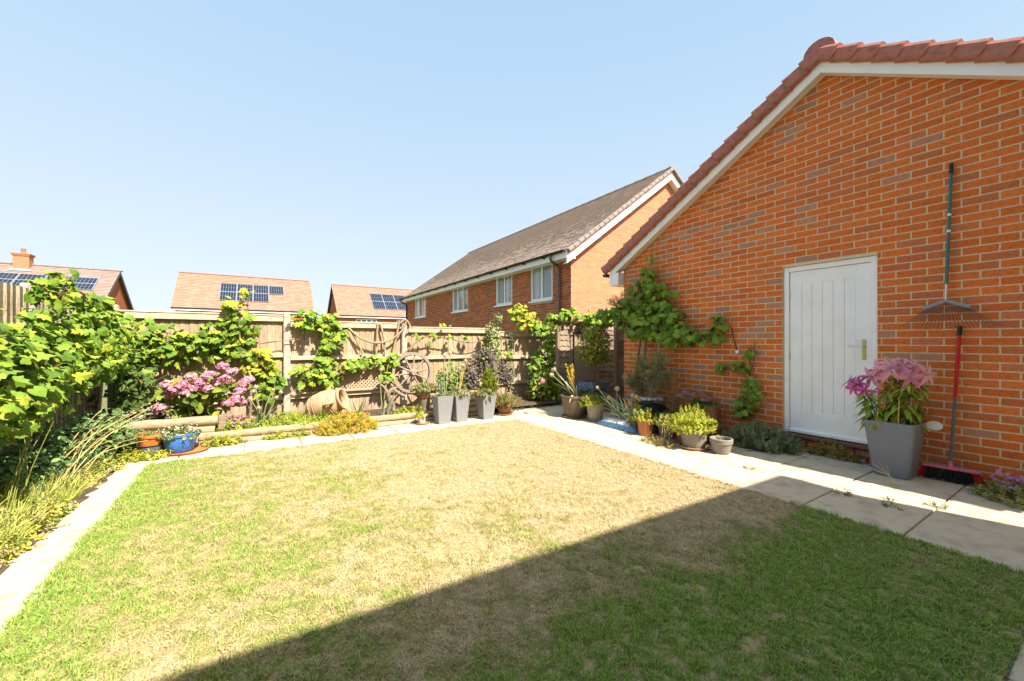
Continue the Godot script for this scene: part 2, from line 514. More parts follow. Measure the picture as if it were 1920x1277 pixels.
func lawn() -> void:
	var base := MB.new()
	base.quad(V(-0.94, 0.002, -0.29), V(3.54, 0.002, -0.29), V(3.54, 0.002, -5.48), V(-0.94, 0.002, -5.48))
	struct_node("lawn", base, M.lawn)
	var tuft := MB.new()
	rng.seed = 77
	for k in 13:
		var a := rr(0, TAU)
		var r := sqrt(rng.randf()) * 0.024
		var p := V(cos(a) * r, 0, sin(a) * r)
		var lean := V(rr(-1, 1), 0, rr(-1, 1)) * 0.016
		var h := rr(0.010, 0.024)
		var side := V(cos(a + 1.3), 0, sin(a + 1.3)) * rr(0.0012, 0.0021)
		var mid := p + lean * 0.45 + V(0, h * 0.62, 0)
		tuft.tri(p - side, p + side, mid + side * 0.8)
		tuft.tri(p - side, mid + side * 0.8, mid - side * 0.8)
		tuft.tri(mid - side * 0.8, mid + side * 0.8, p + lean * 1.5 + V(0, h, 0))
	var f := FastNoiseLite.new()
	f.seed = 12; f.frequency = 0.9; f.fractal_octaves = 4
	var f2 := FastNoiseLite.new()
	f2.seed = 13; f2.frequency = 4.5; f2.fractal_octaves = 3
	var n := 62000
	var mm := MultiMesh.new()
	mm.transform_format = MultiMesh.TRANSFORM_3D
	mm.use_colors = true
	mm.mesh = tuft.mesh(M.blade)
	mm.instance_count = n
	rng.seed = 78
	for k in n:
		var x := rr(-0.96, 3.56)
		var z := rr(-5.49, -0.29)
		# how dry the grass is here: green where the house usually shades it and beside the side bed
		var dry := 0.60 + 0.42 * f.get_noise_2d(x, z) + 0.42 * f2.get_noise_2d(x, z)
		dry += 0.34 * smoothstep(0.4, 2.6, x + (-z - 3.0) * 0.5)
		dry -= 0.85 * smoothstep(-1.52, -1.2, z + 0.12 * f.get_noise_2d(x * 2.0, z * 2.0))
		dry -= 0.5 * smoothstep(-0.35, -0.95, x)
		dry -= 0.16 * smoothstep(1.6, -0.6, x)
		dry += rr(-0.22, 0.22)
		dry = clampf(dry, 0.0, 1.0)
		var green := Color(0.22, 0.36, 0.07).lerp(Color(0.31, 0.38, 0.085), rng.randf())
		var straw := Color(0.60, 0.465, 0.315).lerp(Color(0.50, 0.41, 0.235), rng.randf())
		var mixed := Color(0.37, 0.355, 0.135).lerp(Color(0.30, 0.32, 0.11), rng.randf())
		var c := (green.lerp(mixed, smoothstep(0.05, 0.4, dry)) if dry < 0.4 else mixed.lerp(straw, smoothstep(0.4, 0.8, dry))) * rr(0.82, 1.14)
		var s := rr(0.65, 1.2) * lerpf(1.3, 0.75, dry) * (1.0 + 0.55 * f2.get_noise_2d(x * 1.7 + 9.0, z * 1.7))
		if rng.randf() < 0.012: s *= 1.7
		if x < -0.9 or x > 3.5 or z < -5.44: s *= 1.25
		mm.set_instance_transform(k, at_(V(x, 0.0, z), Basis(Vector3.UP, rr(0, TAU)).scaled(V(1.15, s, 1.15))))
		mm.set_instance_color(k, c)
	var o := MultiMeshInstance3D.new()
	o.name = "grass"
	o.multimesh = mm
	o.set_meta("kind", "stuff")
	o.set_meta("label", "short patchy lawn grass, straw dry in the sun and green near the house")
	o.set_meta("category", "grass")
	add_child(o)

# ---------- brickwork ----------
func brick_tint() -> Color:
	var k := rng.randf()
	var c: Color
	if k < 0.64: c = Color(0.74, 0.20, 0.048).lerp(Color(0.64, 0.15, 0.036), rng.randf())
	elif k < 0.87: c = Color(0.55, 0.14, 0.05).lerp(Color(0.62, 0.2, 0.08), rng.randf())
	else: c = Color(0.54, 0.24, 0.145).lerp(Color(0.42, 0.225, 0.155), rng.randf())
	return c * rr(0.92, 1.06)
# boxes of bricks on one wall: origin + along * s + up * y, facing outward
func brick_course(s0: float, s1: float, row: int, holes: Array, y0: float) -> Array:
	var res := []
	var y := y0 + row * 0.075
	var s := floorf(s0 / 0.225) * 0.225 - (0.1125 if row % 2 else 0.0)
	while s < s1:
		var a := maxf(s + 0.005, s0)
		var b := minf(s + 0.22, s1)
		var bits := [[a, b]]
		for h in holes:
			if y + 0.06 > h[2] and y < h[3]:
				var nb := []
				for q in bits:
					if q[1] <= h[0] or q[0] >= h[1]: nb.append(q)
					else:
						if q[0] < h[0]: nb.append([q[0], h[0]])
						if q[1] > h[1]: nb.append([h[1], q[1]])
				bits = nb
		for q in bits:
			if q[1] - q[0] > 0.02: res.append([q[0], q[1], y])
		s += 0.225
	return res
func roof_courses(mb: MB, o: Vector3, along: Vector3, up: Vector3, la: float, lu: float, gauge: float, tw: float, cols: Array, step: float) -> void:
	# overlapping courses of flat tiles; each lower edge stands proud of the course below
	var nrm := along.cross(up).normalized()
	if nrm.y < 0: nrm = -nrm
	var nr := int(ceil(lu / gauge))
	for r in nr:
		var u0 := r * gauge
		var u1 := minf((r + 1) * gauge, lu)
		var a := -tw * 0.5 if r % 2 else 0.0
		while a < la - 0.001:
			var a0 := maxf(a, 0.0) + 0.002
			var a1 := minf(a + tw, la) - 0.002
			if a1 > a0:
				var q: Color = cols[rng.randi() % cols.size()]
				mb.col = q * rr(0.93, 1.06)
				var lift := nrm * (step * rr(0.85, 1.15))
				var p0 := o + along * a0 + up * u0
				var p1 := o + along * a1 + up * u0
				var p2 := o + along * a1 + up * u1
				var p3 := o + along * a0 + up * u1
				mb.out([p0 + lift, p1 + lift, p2, p3], o + along * la / 2 + up * lu / 2 - nrm * 50.0)
				mb.out([p0, p1, p1 + lift, p0 + lift], (p2 + p3) / 2)
			a += tw
func extrude(mb: MB, prof: Array, f0: Transform3D, f1: Transform3D) -> void:
	var m := prof.size()
	var mid := Vector3.ZERO
	for p in prof: mid += f0 * V(p.x, p.y, 0) + f1 * V(p.x, p.y, 0)
	mid /= m * 2.0
	for k in m:
		var a: Vector2 = prof[k]
		var b: Vector2 = prof[(k + 1) % m]
		var q := [f0 * V(a.x, a.y, 0), f0 * V(b.x, b.y, 0), f1 * V(b.x, b.y, 0), f1 * V(a.x, a.y, 0)]
		# outward: to the outer side of the profile edge (profile runs anticlockwise)
		var e := b - a
		var on: Vector3 = f0.basis * V(e.y, -e.x, 0)
		mb.out(q, (q[0] + q[1] + q[2] + q[3]) / 4 - on)
	for f in [f0, f1]:
		var c := Vector2.ZERO
		for p in prof: c += p
		c /= m
		for k in m: mb.out([f * V(c.x, c.y, 0), f * V(prof[k].x, prof[k].y, 0), f * V(prof[(k + 1) % m].x, prof[(k + 1) % m].y, 0)], mid)

# ---------- garage ----------
func gb(z: float) -> float: return 4.295 - 0.59 * absf(z - GA)
func garage() -> void:
	rng.seed = 101
	var t := thing("garage", "orange brick garage gable with white bargeboards and a white plank door", "garage", V(XW, 0, GA))
	var z0 := -4.93
	var z1 := 1.06
	var d0 := -2.385
	var d1 := -1.495
	var dt := 2.19
	# mortar body
	var w := MB.new()
	var xm := XW + 0.004
	for seg in [[z0, d0, -0.1], [d0, GA, dt], [GA, d1, dt], [d1, z1, -0.1]]:
		w.quad(V(xm, seg[2], seg[0]), V(xm, seg[2], seg[1]), V(xm, gb(seg[1]) + 0.02, seg[1]), V(xm, gb(seg[0]) + 0.02, seg[0]))
	w.out([V(xm, -0.1, z0), V(11.4, -0.1, z0), V(11.4, gb(z0), z0), V(xm, gb(z0), z0)], V(8, 1, GA))
	w.out([V(xm, -0.1, z1), V(11.4, -0.1, z1), V(11.4, gb(z1), z1), V(xm, gb(z1), z1)], V(8, 1, GA))
	for seg in [[z0, GA], [GA, z1]]:
		w.out([V(11.4, -0.1, seg[0]), V(11.4, -0.1, seg[1]), V(11.4, gb(seg[1]), seg[1]), V(11.4, gb(seg[0]), seg[0])], V(8, 1, GA))
	# reveals of the door opening
	w.out([V(xm, -0.1, d0), V(xm + 0.22, -0.1, d0), V(xm + 0.22, dt, d0), V(xm, dt, d0)], V(xm, 1, d0 - 5))
	w.out([V(xm, -0.1, d1), V(xm + 0.22, -0.1, d1), V(xm + 0.22, dt, d1), V(xm, dt, d1)], V(xm, 1, d1 + 5))
	w.bx(XW - 0.001, xm + 0.2, dt - 0.004, dt + 0.03, d0 - 0.003, d1 + 0.003)
	part(t, "wall", w, M.mortar)
	# bricks: the ones that show largest are pieces of their own
	var all := []
	for row in 58:
		var y := -0.03 + row * 0.075
		var lo := z0
		var hi := z1
		var reach := (4.295 + 0.2 - y - 0.075) / 0.59
		lo = maxf(lo, GA - reach); hi = minf(hi, GA + reach)
		if hi - lo < 0.1: continue
		for b in brick_course(lo, hi, row, [[d0 - 0.004, d1 + 0.004, 0.0 if row > 1 else 9.0, dt]], -0.03): all.append([b[0], b[1], b[2], row])
	var ranked := []
	for b in all:
		var p := V(XW, b[2], (b[0] + b[1]) / 2)
		var F := p.x * 0.5344 - p.z * 0.8453
		var px := (p.x * 0.8453 + p.z * 0.5344) / F
		var py := (p.y - 1.28) / F
		var seen := F > 0.5 and px < 1.27 and py < 0.84
		ranked.append([F if seen else 100.0 + F, b])
	ranked.sort_custom(func(a, b): return a[0] < b[0])
	var shapes := []
	for k in 24:
		var mb := MB.new()
		mb.col = brick_tint()
		mb.box(at_(V(0.018, 0, 0)), V(0.036, 0.063, 0.213), 0.003)
		shapes.append(mb.mesh(M.brick))
	var rest := MB.new()
	for k in ranked.size():
		var b: Array = ranked[k][1]
		var len_: float = b[1] - b[0]
		var at := V(XW + rr(-0.001, 0.001), b[2] + 0.0325, (b[0] + b[1]) / 2)
		var turn := Basis.from_euler(V(rr(-0.003, 0.003), rr(-0.003, 0.003), 0))
		if k < 296 and b[3] > 1:
			if absf(len_ - 0.215) < 0.002: piece(t, "brick", shapes[rng.randi() % 24], at_(at, turn))
			else: piece(t, "brick", shapes[rng.randi() % 24], at_(at, turn * Basis.from_scale(V(1, 1, len_ / 0.215))))
		else:
			rest.col = brick_tint()
			rest.box(at_(at + V(0.018, 0, 0), turn), V(0.036, 0.063, len_ - 0.002), 0.003)
	part(t, "brickwork", rest, M.brick, "stuff")
	# bargeboards, soffit strips and the boxed eave
	for s in [-1.0, 1.0]:
		var ze: float = GA + s * 3.2
		var bb := MB.new()
		var q := func(z: float, dy: float, x: float) -> Vector3: return V(x, gb(z) + dy, z)
		var x0 := 5.318
		var x1 := 5.336
		bb.out([q.call(GA, 0.0, x0), q.call(ze, 0.0, x0), q.call(ze, 0.16, x0), q.call(GA, 0.16, x0)], V(8, 3, GA))
		bb.out([q.call(GA, 0.0, x0), q.call(ze, 0.0, x0), q.call(ze, 0.0, x1), q.call(GA, 0.0, x1)], V(5.3, 9, GA))
		bb.out([q.call(GA, 0.0, x1), q.call(ze, 0.0, x1), q.call(ze, 0.16, x1), q.call(GA, 0.16, x1)], V(4, 3, GA))
		bb.out([q.call(GA, 0.16, x0), q.call(ze, 0.16, x0), q.call(ze, 0.16, x1), q.call(GA, 0.16, x1)], V(5.3, 0, GA))
		bb.out([q.call(ze, 0.0, x0), q.call(ze, 0.16, x0), q.call(ze, 0.16, x1), q.call(ze, 0.0, x1)], V(5.3, 2.5, GA))
		part(t, "bargeboard", bb, M.upvc)
		var so := MB.new()
		so.out([q.call(GA, 0.012, x1), q.call(ze, 0.012, x1), q.call(ze, 0.012, XW - 0.003), q.call(GA, 0.012, XW - 0.003)], V(5.4, 9, GA))
		so.out([q.call(GA, 0.03, x1), q.call(ze, 0.03, x1), q.call(ze, 0.03, XW - 0.003), q.call(GA, 0.03, XW - 0.003)], V(5.4, 0, GA))
		part(t, "soffit", so, M.soffit)
		var eb := MB.new()
		var yb := gb(ze) - 0.02
		eb.bx(5.322, 11.4, yb - 0.12, yb + 0.10, ze - s * 0.004, GA + s * 2.995)
		part(t, "eaves_box", eb, M.upvc)
		var gu := MB.new()
		var prof := []
		for k in 9: prof.append(Vector2(cos(PI + PI * k / 8.0) * 0.055, sin(PI + PI * k / 8.0) * 0.055))
		extrude(gu, prof, at_(V(5.27, yb + 0.10, ze + s * 0.07), Basis(Vector3.BACK, Vector3.UP, Vector3.LEFT)), at_(V(11.5, yb + 0.10, ze + s * 0.07), Basis(Vector3.BACK, Vector3.UP, Vector3.LEFT)))
		part(t, "gutter", gu, M.black)
		# roof plane
		var rf := MB.new()
		var e0 := V(5.36, gb(GA + s * 3.32) + 0.26, GA + s * 3.32)
		var top := V(5.36, gb(GA) + 0.26, GA)
		var up := (top - e0).normalized()
		roof_courses(rf, e0, Vector3.RIGHT, up, 6.2, (top - e0).length(), 0.2, 0.33, [Color(0.28, 0.10, 0.075), Color(0.25, 0.09, 0.07)], 0.02)
		part(t, "roof_slope", rf, M.roof)
		# verge caps, one by one
		var n := 19
		var down := -up
		var L := (top - e0).length() / n
		var nn := Vector3.LEFT.cross(down).normalized()
		if nn.y < 0: nn = -nn
		var cap := MB.new()
		var pr := [Vector2(0.0, -0.012), Vector2(0.0, -0.135), Vector2(0.014, -0.14), Vector2(0.052, -0.128), Vector2(0.062, -0.11), Vector2(0.062, -0.02), Vector2(0.05, 0.006), Vector2(0.02, 0.018), Vector2(-0.13, 0.018), Vector2(-0.13, -0.012)]
		pr.reverse()
		var big := []
		for p in pr: big.append(Vector2(p.x * 1.2 + (0.010 if p.x > 0 else 0.0), p.y * 1.06 + 0.024))
		# frame: x out of the wall (-x of the world), y along the roof's normal
		var fr := Basis(Vector3.LEFT, nn, Vector3.LEFT.cross(nn))
		var mm := pr.size()
		var c0 := down * (-0.012)
		var c1 := down * (L + 0.006)
		for k in mm:
			var a0 := fr * V(pr[k].x, pr[k].y, 0) + c0
			var b0 := fr * V(pr[(k + 1) % mm].x, pr[(k + 1) % mm].y, 0) + c0
			var a1 := fr * V(big[k].x, big[k].y, 0) + c1
			var b1 := fr * V(big[(k + 1) % mm].x, big[(k + 1) % mm].y, 0) + c1
			var e: Vector2 = pr[(k + 1) % mm] - pr[k]
			cap.out([a0, b0, b1, a1], (a0 + b0 + b1 + a1) / 4 - fr * V(e.y, -e.x, 0))
		for k in mm:
			var a1 := fr * V(big[k].x, big[k].y, 0) + c1
			var b1 := fr * V(big[(k + 1) % mm].x, big[(k + 1) % mm].y, 0) + c1
			cap.out([fr * V(0.03, -0.02, 0) + c1, a1, b1], Vector3.ZERO)
		var capm := cap.mesh(M.tile)
		for k in n:
			var o := e0 + up * (L * (k + 1)) + V(-0.045, 0.0, 0)
			piece(t, "verge_tile", capm, at_(o, Basis.from_euler(V(0, 0, rr(-0.012, 0.012)))))
	var rd := MB.new()
	for k in 14:
		var x := 5.27 + k * 0.45
		var arc := []
		var arc2 := []
		for i in 11:
			var a := PI * 1.16 * i / 10.0 - 0.08 * PI
			arc.append(V(x, gb(GA) + 0.215 + sin(a) * 0.135, GA + cos(a) * 0.15))
			arc2.append(V(x + 0.445, gb(GA) + 0.205 + sin(a) * 0.13, GA + cos(a) * 0.145))
		rd.rings([arc2, arc], false)
		if k == 0:
			for i in 10: rd.out([V(x - 0.012, gb(GA) + 0.25, GA), arc[i], arc[i + 1]], V(8, 4, GA))
			rd.out([V(x - 0.012, gb(GA) + 0.25, GA), arc[10], arc[0]], V(8, 4, GA))
	part(t, "ridge", rd, M.tile)
	# door
	var dr := holder(t, "door")
	var xf := XW + 0.02
	var fr2 := MB.new()
	fr2.bx(xf, xf + 0.09, 0.17, dt - 0.006, d0 + 0.004, d0 + 0.058, 0.004)
	fr2.bx(xf, xf + 0.09, 0.17, dt - 0.006, d1 - 0.058, d1 - 0.004, 0.004)
	fr2.bx(xf + 0.001, xf + 0.09, dt - 0.066, dt - 0.007, d0 + 0.058, d1 - 0.058, 0.004)
	part(dr, "door_frame", fr2, M.upvc)
	var lf := MB.new()
	var xl := xf + 0.018
	var a0 := d0 + 0.062
	var a1 := d1 - 0.062
	var b0 := 0.185
	var b1 := dt - 0.070
	# stiles and rails, the recessed planked field between them
	lf.bx(xl, xl + 0.045, b0, b1, a0, a0 + 0.125, 0.003)
	lf.bx(xl, xl + 0.045, b0, b1, a1 - 0.125, a1, 0.003)
	lf.bx(xl + 0.0005, xl + 0.045, b1 - 0.15, b1, a0 + 0.124, a1 - 0.124, 0.003)
	lf.bx(xl + 0.0005, xl + 0.045, b0, b0 + 0.26, a0 + 0.124, a1 - 0.124, 0.003)
	part(dr, "door_leaf", lf, M.upvc)
	var nb := 5
	var bw := (a1 - a0 - 0.25) / nb
	for k in nb:
		var pl := MB.new()
		pl.bx(xl + 0.003, xl + 0.04, b0 + 0.25, b1 - 0.14, a0 + 0.125 + bw * k + 0.001, a0 + 0.125 + bw * (k + 1) - 0.001, 0.004)
		part(dr, "plank", pl, M.upvc)
	var wb := MB.new()
	wb.bx(xl - 0.028, xl + 0.01, 0.178, 0.222, a0, a1, 0.008)
	part(dr, "weather_bar", wb, M.upvc)
	var si := MB.new()
	si.bx(XW - 0.045, XW + 0.16, 0.125, 0.168, d0 - 0.03, d1 + 0.03, 0.008)
	part(dr, "door_sill", si, M.plank_brown)
	for y in [0.42, 1.1, 1.85]:
		var hi := MB.new()
		hi.tube([V(xl - 0.006, y - 0.045, a0 - 0.002), V(xl - 0.006, y + 0.045, a0 - 0.002)], [0.007], 8)
		part(dr, "hinge", hi, M.metal)
	var pz := a1 - 0.055
	var hp := MB.new()
	hp.bx(xl - 0.009, xl + 0.002, 1.08, 1.30, pz - 0.017, pz + 0.017, 0.004)
	var plate := part(dr, "handle_plate", hp, M.brass)
	plate.set_meta("label", "brass lock plate")
	var hd := MB.new()
	hd.tube([V(xl - 0.008, 1.225, pz), V(xl - 0.05, 1.225, pz)], [0.009], 8)
	hd.tube([V(xl - 0.048, 1.225, pz + 0.006), V(xl - 0.052, 1.226, pz - 0.05), V(xl - 0.05, 1.227, pz - 0.125)], [0.0095, 0.009, 0.008], 8)
	part(dr, "handle", hd, M.metal)
	var bk := MB.new()
	bk.bx(xl + 0.046, xl + 0.19, 0.0, dt, d0 + 0.002, d1 - 0.002)
	part(dr, "door_core", bk, M.upvc)

func own_house() -> void:
	# the house the picture is taken from: it stands behind the camera and shades the near lawn
	var t := thing("house", "brick house whose eaves shade the near end of the lawn", "house", V(0, 0, 4))
	var w := MB.new()
	w.bx(-5.5, 5.1, -0.1, 4.9, 2.1, 9.6)
	part(t, "wall", w, M.mortar)
	var rf := MB.new()
	for s in [[1.83, 5.85], [9.87, 5.85]]:
		rf.out([V(-5.7, 5.0, s[0]), V(5.17, 5.0, s[0]), V(5.17, 7.9, s[1]), V(-5.7, 7.9, s[1])], V(0, 0, 5.85))
		rf.out([V(-5.7, 4.9, s[0]), V(5.17, 4.9, s[0]), V(5.17, 5.0, s[0]), V(-5.7, 5.0, s[0])], V(0, 5, 5.85))
	for x in [-5.69, 5.16]: rf.tri(V(x, 4.9, 1.83), V(x, 4.9, 9.87), V(x, 7.9, 5.85))
	rf.quad(V(-5.7, 4.9, 1.83), V(5.17, 4.9, 1.83), V(5.17, 4.9, 9.87), V(-5.7, 4.9, 9.87))
	part(t, "roof", rf, M.tile)
	t.position.z -= 0.04
	t.rotation.y = -0.0275
	for k in 3:
		var g := MB.new()
		var x := -4.0 + k * 3.4
		g.bx(x, x + 1.4, 2.9, 4.1, 2.07, 2.11, 0.01)
		part(t, "window", g, M.glass)
# ---------- houses beyond the fence ----------
func window_at(t: Node3D, c: Vector3, right: Vector3, outw: Vector3, w: float, h: float, lights: int, open_k: int, rest := "") -> void:
	# c is the middle of the sill line on the wall face; a white frame, panes, curtains inside, one sash ajar
	var win := holder(t, "window")
	var b := Basis(right, Vector3.UP, right.cross(Vector3.UP))
	if b.z.dot(outw) < 0: b = Basis(right, Vector3.UP, -right.cross(Vector3.UP))
	var put := func(mb: MB, x0: float, x1: float, y0: float, y1: float, d0: float, d1: float, bev: float) -> void:
		mb.box(Transform3D(b, c + right * (x0 + x1) / 2 + Vector3.UP * (y0 + y1) / 2 + outw * (d0 + d1) / 2), V(absf(x1 - x0), absf(y1 - y0), absf(d1 - d0)), bev)
	var f := MB.new()
	put.call(f, -w / 2, w / 2, 0.0, 0.06, -0.08, -0.02, 0.0)
	put.call(f, -w / 2, w / 2, h - 0.06, h, -0.08, -0.02, 0.0)
	put.call(f, -w / 2, -w / 2 + 0.06, 0.06, h - 0.06, -0.079, -0.021, 0.0)
	put.call(f, w / 2 - 0.06, w / 2, 0.06, h - 0.06, -0.079, -0.021, 0.0)
	for k in range(1, lights):
		var x := -w / 2 + w * k / lights
		put.call(f, x - 0.035, x + 0.035, 0.06, h - 0.06, -0.078, -0.022, 0.0)
	part(win, "window_frame", f, M.upvc)
	var s := MB.new()
	put.call(s, -w / 2 - 0.06, w / 2 + 0.06, -0.05, -0.003, -0.06, 0.06, 0.006)
	part(win, "sill", s, M.upvc)
	for k in lights:
		var p := MB.new()
		var x0 := -w / 2 + w * k / lights + 0.05
		var x1 := -w / 2 + w * (k + 1) / lights - 0.05
		if k == open_k:
			var sash := MB.new()
			var hinge := c + right * x0 + Vector3.UP * h / 2 - outw * 0.015
			var bb := Basis(Vector3.UP, 0.75 if right.cross(Vector3.UP).dot(outw) > 0 else -0.75) * b
			var ww := x1 - x0
			for q in [[0.02, ww / 2, h - 0.14], [ww - 0.02, ww / 2, h - 0.14]]: sash.box(Transform3D(bb, hinge + bb.x * q[0]), V(0.045, q[2], 0.045), 0.004)
			for y in [-1.0, 1.0]: sash.box(Transform3D(bb, hinge + bb.x * ww / 2 + Vector3.UP * y * (h / 2 - 0.07)), V(ww - 0.09, 0.045, 0.044), 0.004)
			part(win, "open_sash", sash, M.upvc)
			p.box(Transform3D(bb, hinge + bb.x * ww / 2), V(ww - 0.05, h - 0.15, 0.012))
		else:
			put.call(p, x0, x1, 0.05, h - 0.05, -0.06, -0.05, 0.0)
		part(win, "pane", p, M.clear)
	var cu := MB.new()
	for side in [-1.0, 1.0]:
		var a := []
		var bt := []
		for i in 13:
			var x: float = side * (w / 2 - 0.02 - i * 0.018)
			var d := -0.16 - 0.025 * sin(i * 1.9)
			bt.append(c + right * x + Vector3.UP * 0.02 + outw * d)
			a.append(c + right * x + Vector3.UP * (h - 0.02) + outw * d)
		cu.rings([bt, a], false)
	part(win, "curtain", cu, M.curtain)
	var rm := MB.new()
	put.call(rm, -w / 2, w / 2, -0.02, h + 0.02, -0.5, -0.48, 0.0)
	part(win, "room", rm, M.room)

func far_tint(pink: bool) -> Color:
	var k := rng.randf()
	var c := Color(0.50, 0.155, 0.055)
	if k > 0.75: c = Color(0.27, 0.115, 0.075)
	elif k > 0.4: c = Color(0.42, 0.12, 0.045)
	if pink: c = c.lerp(Color(0.66, 0.32, 0.19), 0.5)  # gable only: the pale wash of direct sun is mixed into the brick colour
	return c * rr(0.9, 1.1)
func neighbour_house() -> void:
	rng.seed = 202
	M.clear = mt(0.55, 0.62, 0.66, 0.03, {"spec": 0.9})
	M.clear.transparency = BaseMaterial3D.TRANSPARENCY_ALPHA
	M.clear.albedo_color.a = 0.22
	var xw := 7.05
	var zg := -8.2
	var ze := -22.4
	var xr := 11.06
	var he := 3.72
	var hr := 6.62
	var t := thing("neighbour_house", "long orange brick house with grey brown tiled roof and four white windows beyond the fence", "house", V(9, 0, -15))
	var wins := [[-9.54, 1.08, 2.49, 1.06, 2, -1], [-11.68, 1.06, 2.52, 1.06, 2, 0], [-15.2, 1.5, 2.52, 1.06, 3, 0], [-20.05, 1.6, 2.52, 1.06, 3, 1]]
	var w := MB.new()
	var zs := [ze]
	for k in range(3, -1, -1):
		zs.append(wins[k][0] - wins[k][1] / 2); zs.append(wins[k][0] + wins[k][1] / 2)
	zs.append(zg)
	var xm := xw + 0.004
	for k in zs.size() - 1:
		var top := he
		if k % 2 == 1:
			var q: Array = wins[3 - k / 2]
			w.quad(V(xm, -0.1, zs[k]), V(xm, -0.1, zs[k + 1]), V(xm, q[2], zs[k + 1]), V(xm, q[2], zs[k]))
			w.quad(V(xm, q[2] + q[3], zs[k]), V(xm, q[2] + q[3], zs[k + 1]), V(xm, he, zs[k + 1]), V(xm, he, zs[k]))
			for zz in [zs[k], zs[k + 1]]: w.quad(V(xm, q[2], zz), V(xm + 0.5, q[2], zz), V(xm + 0.5, q[2] + q[3], zz), V(xm, q[2] + q[3], zz))
			for yy in [q[2], q[2] + q[3]]: w.quad(V(xm, yy, zs[k]), V(xm + 0.5, yy, zs[k]), V(xm + 0.5, yy, zs[k + 1]), V(xm, yy, zs[k + 1]))
		else: w.quad(V(xm, -0.1, zs[k]), V(xm, -0.1, zs[k + 1]), V(xm, top, zs[k + 1]), V(xm, top, zs[k]))
	var x2 := xr * 2 - xw
	for z in [zg - 0.004, ze]:
		w.out([V(xm, -0.1, z), V(x2, -0.1, z), V(x2, he, z), V(xm, he, z)], V(xr, 2, -15))
		w.out([V(xm, he, z), V(x2, he, z), V(xr, hr - 0.05, z)], V(xr, 2, -15))
	w.quad(V(x2, -0.1, zg), V(x2, -0.1, ze), V(x2, he, ze), V(x2, he, zg))
	part(t, "wall", w, M.far_mortar)
	var bk := MB.new()
	var holes := []
	for q in wins: holes.append([q[0] - q[1] / 2, q[0] + q[1] / 2, q[2] - 0.05, q[2] + q[3] + 0.02])
	for row in 49:
		for b in brick_course(ze, zg, row, holes, 0.0):
			bk.col = far_tint(false)
			var y: float = b[2]
			bk.quad(V(xw, y, b[0]), V(xw, y, b[1]), V(xw, y + 0.064, b[1]), V(xw, y + 0.064, b[0]))
			bk.quad(V(xw, y + 0.065, b[0]), V(xw, y + 0.065, b[1]), V(xm, y + 0.065, b[1]), V(xm, y + 0.065, b[0]))
			bk.quad(V(xm, y, b[0]), V(xm, y, b[1]), V(xw, y, b[1]), V(xw, y, b[0]))
			bk.quad(V(xw, y, b[1]), V(xm, y, b[1]), V(xm, y + 0.065, b[1]), V(xw, y + 0.065, b[1]))
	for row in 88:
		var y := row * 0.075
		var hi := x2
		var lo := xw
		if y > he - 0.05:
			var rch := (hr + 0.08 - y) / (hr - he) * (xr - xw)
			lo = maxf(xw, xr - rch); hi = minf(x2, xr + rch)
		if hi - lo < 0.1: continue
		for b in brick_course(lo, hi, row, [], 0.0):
			bk.col = far_tint(true)  # sunlit face, its brightness painted into the brick tint
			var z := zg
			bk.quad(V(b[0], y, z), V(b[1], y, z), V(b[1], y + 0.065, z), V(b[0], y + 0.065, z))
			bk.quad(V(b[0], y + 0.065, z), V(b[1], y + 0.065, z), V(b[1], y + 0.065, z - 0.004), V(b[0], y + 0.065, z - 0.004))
	part(t, "brickwork", bk, M.far_brick, "stuff")
	# roof: eave overhang 0.28 m, verge overhang 0.2 m
	var sl := (hr - he) / (xr - xw)
	for s in [-1.0, 1.0]:
		var e0 := V(xr + s * (xr - xw + 0.3), he - 0.3 * sl + 0.14, ze - 0.12)
		var top := V(xr, hr + 0.14, ze - 0.12)
		var up := (top - e0).normalized()
		var rf := MB.new()
		roof_courses(rf, e0, Vector3.BACK, up, zg - ze + 0.30, (top - e0).length(), 0.13, 0.2, [Color(0.50, 0.405, 0.35), Color(0.475, 0.385, 0.335), Color(0.525, 0.425, 0.365), Color(0.49, 0.405, 0.355)], 0.028)
		part(t, "roof_slope", rf, M.roof)
		# verge tiles at the near gable
		var n := 24
		var L := (top - e0).length() / n
		var vt := MB.new()
		var nn := up.cross(Vector3.BACK).normalized()
		if nn.y < 0: nn = -nn
		var bas := Basis(up, nn, up.cross(nn))
		vt.box(Transform3D(bas, Vector3.ZERO), V(L * 0.97, 0.09, 0.14), 0.012)
		var mat := mt(0.30, 0.235, 0.21, 0.85, {"tex": T.stain, "s": 3.0})
		var vm := vt.mesh(mat)
		for k in n: piece(t, "verge_tile", vm, at_(e0 + up * (L * (k + 0.5)) + V(0, 0, zg - ze + 0.33) + nn * (-0.02 + rr(-0.006, 0.006))))
		var bb := MB.new()
		var zb := zg + 0.19
		var dn := V(0, -0.1, 0)
		for zz in [zb, zb - 0.025]:
			bb.out([V(e0.x, e0.y, zz) + dn, V(top.x, top.y, zz) + dn, V(top.x, top.y - 0.34, zz), V(e0.x, e0.y - 0.34, zz)], V(xr, 4, -15))
		bb.out([V(e0.x, e0.y - 0.34, zb), V(top.x, top.y - 0.34, zb), V(top.x, top.y - 0.34, zg), V(e0.x, e0.y - 0.34, zg)], V(xr, 40, -8))
		part(t, "bargeboard", bb, M.upvc)
	var fa := MB.new()
	fa.bx(xw - 0.30, xw - 0.275, 3.46, 3.66, ze - 0.1, zg + 0.188)
	fa.bx(xw - 0.276, xw + 0.005, 3.46, 3.48, ze - 0.1, zg + 0.187)
	part(t, "fascia", fa, M.upvc)
	var gu := MB.new()
	var prof := []
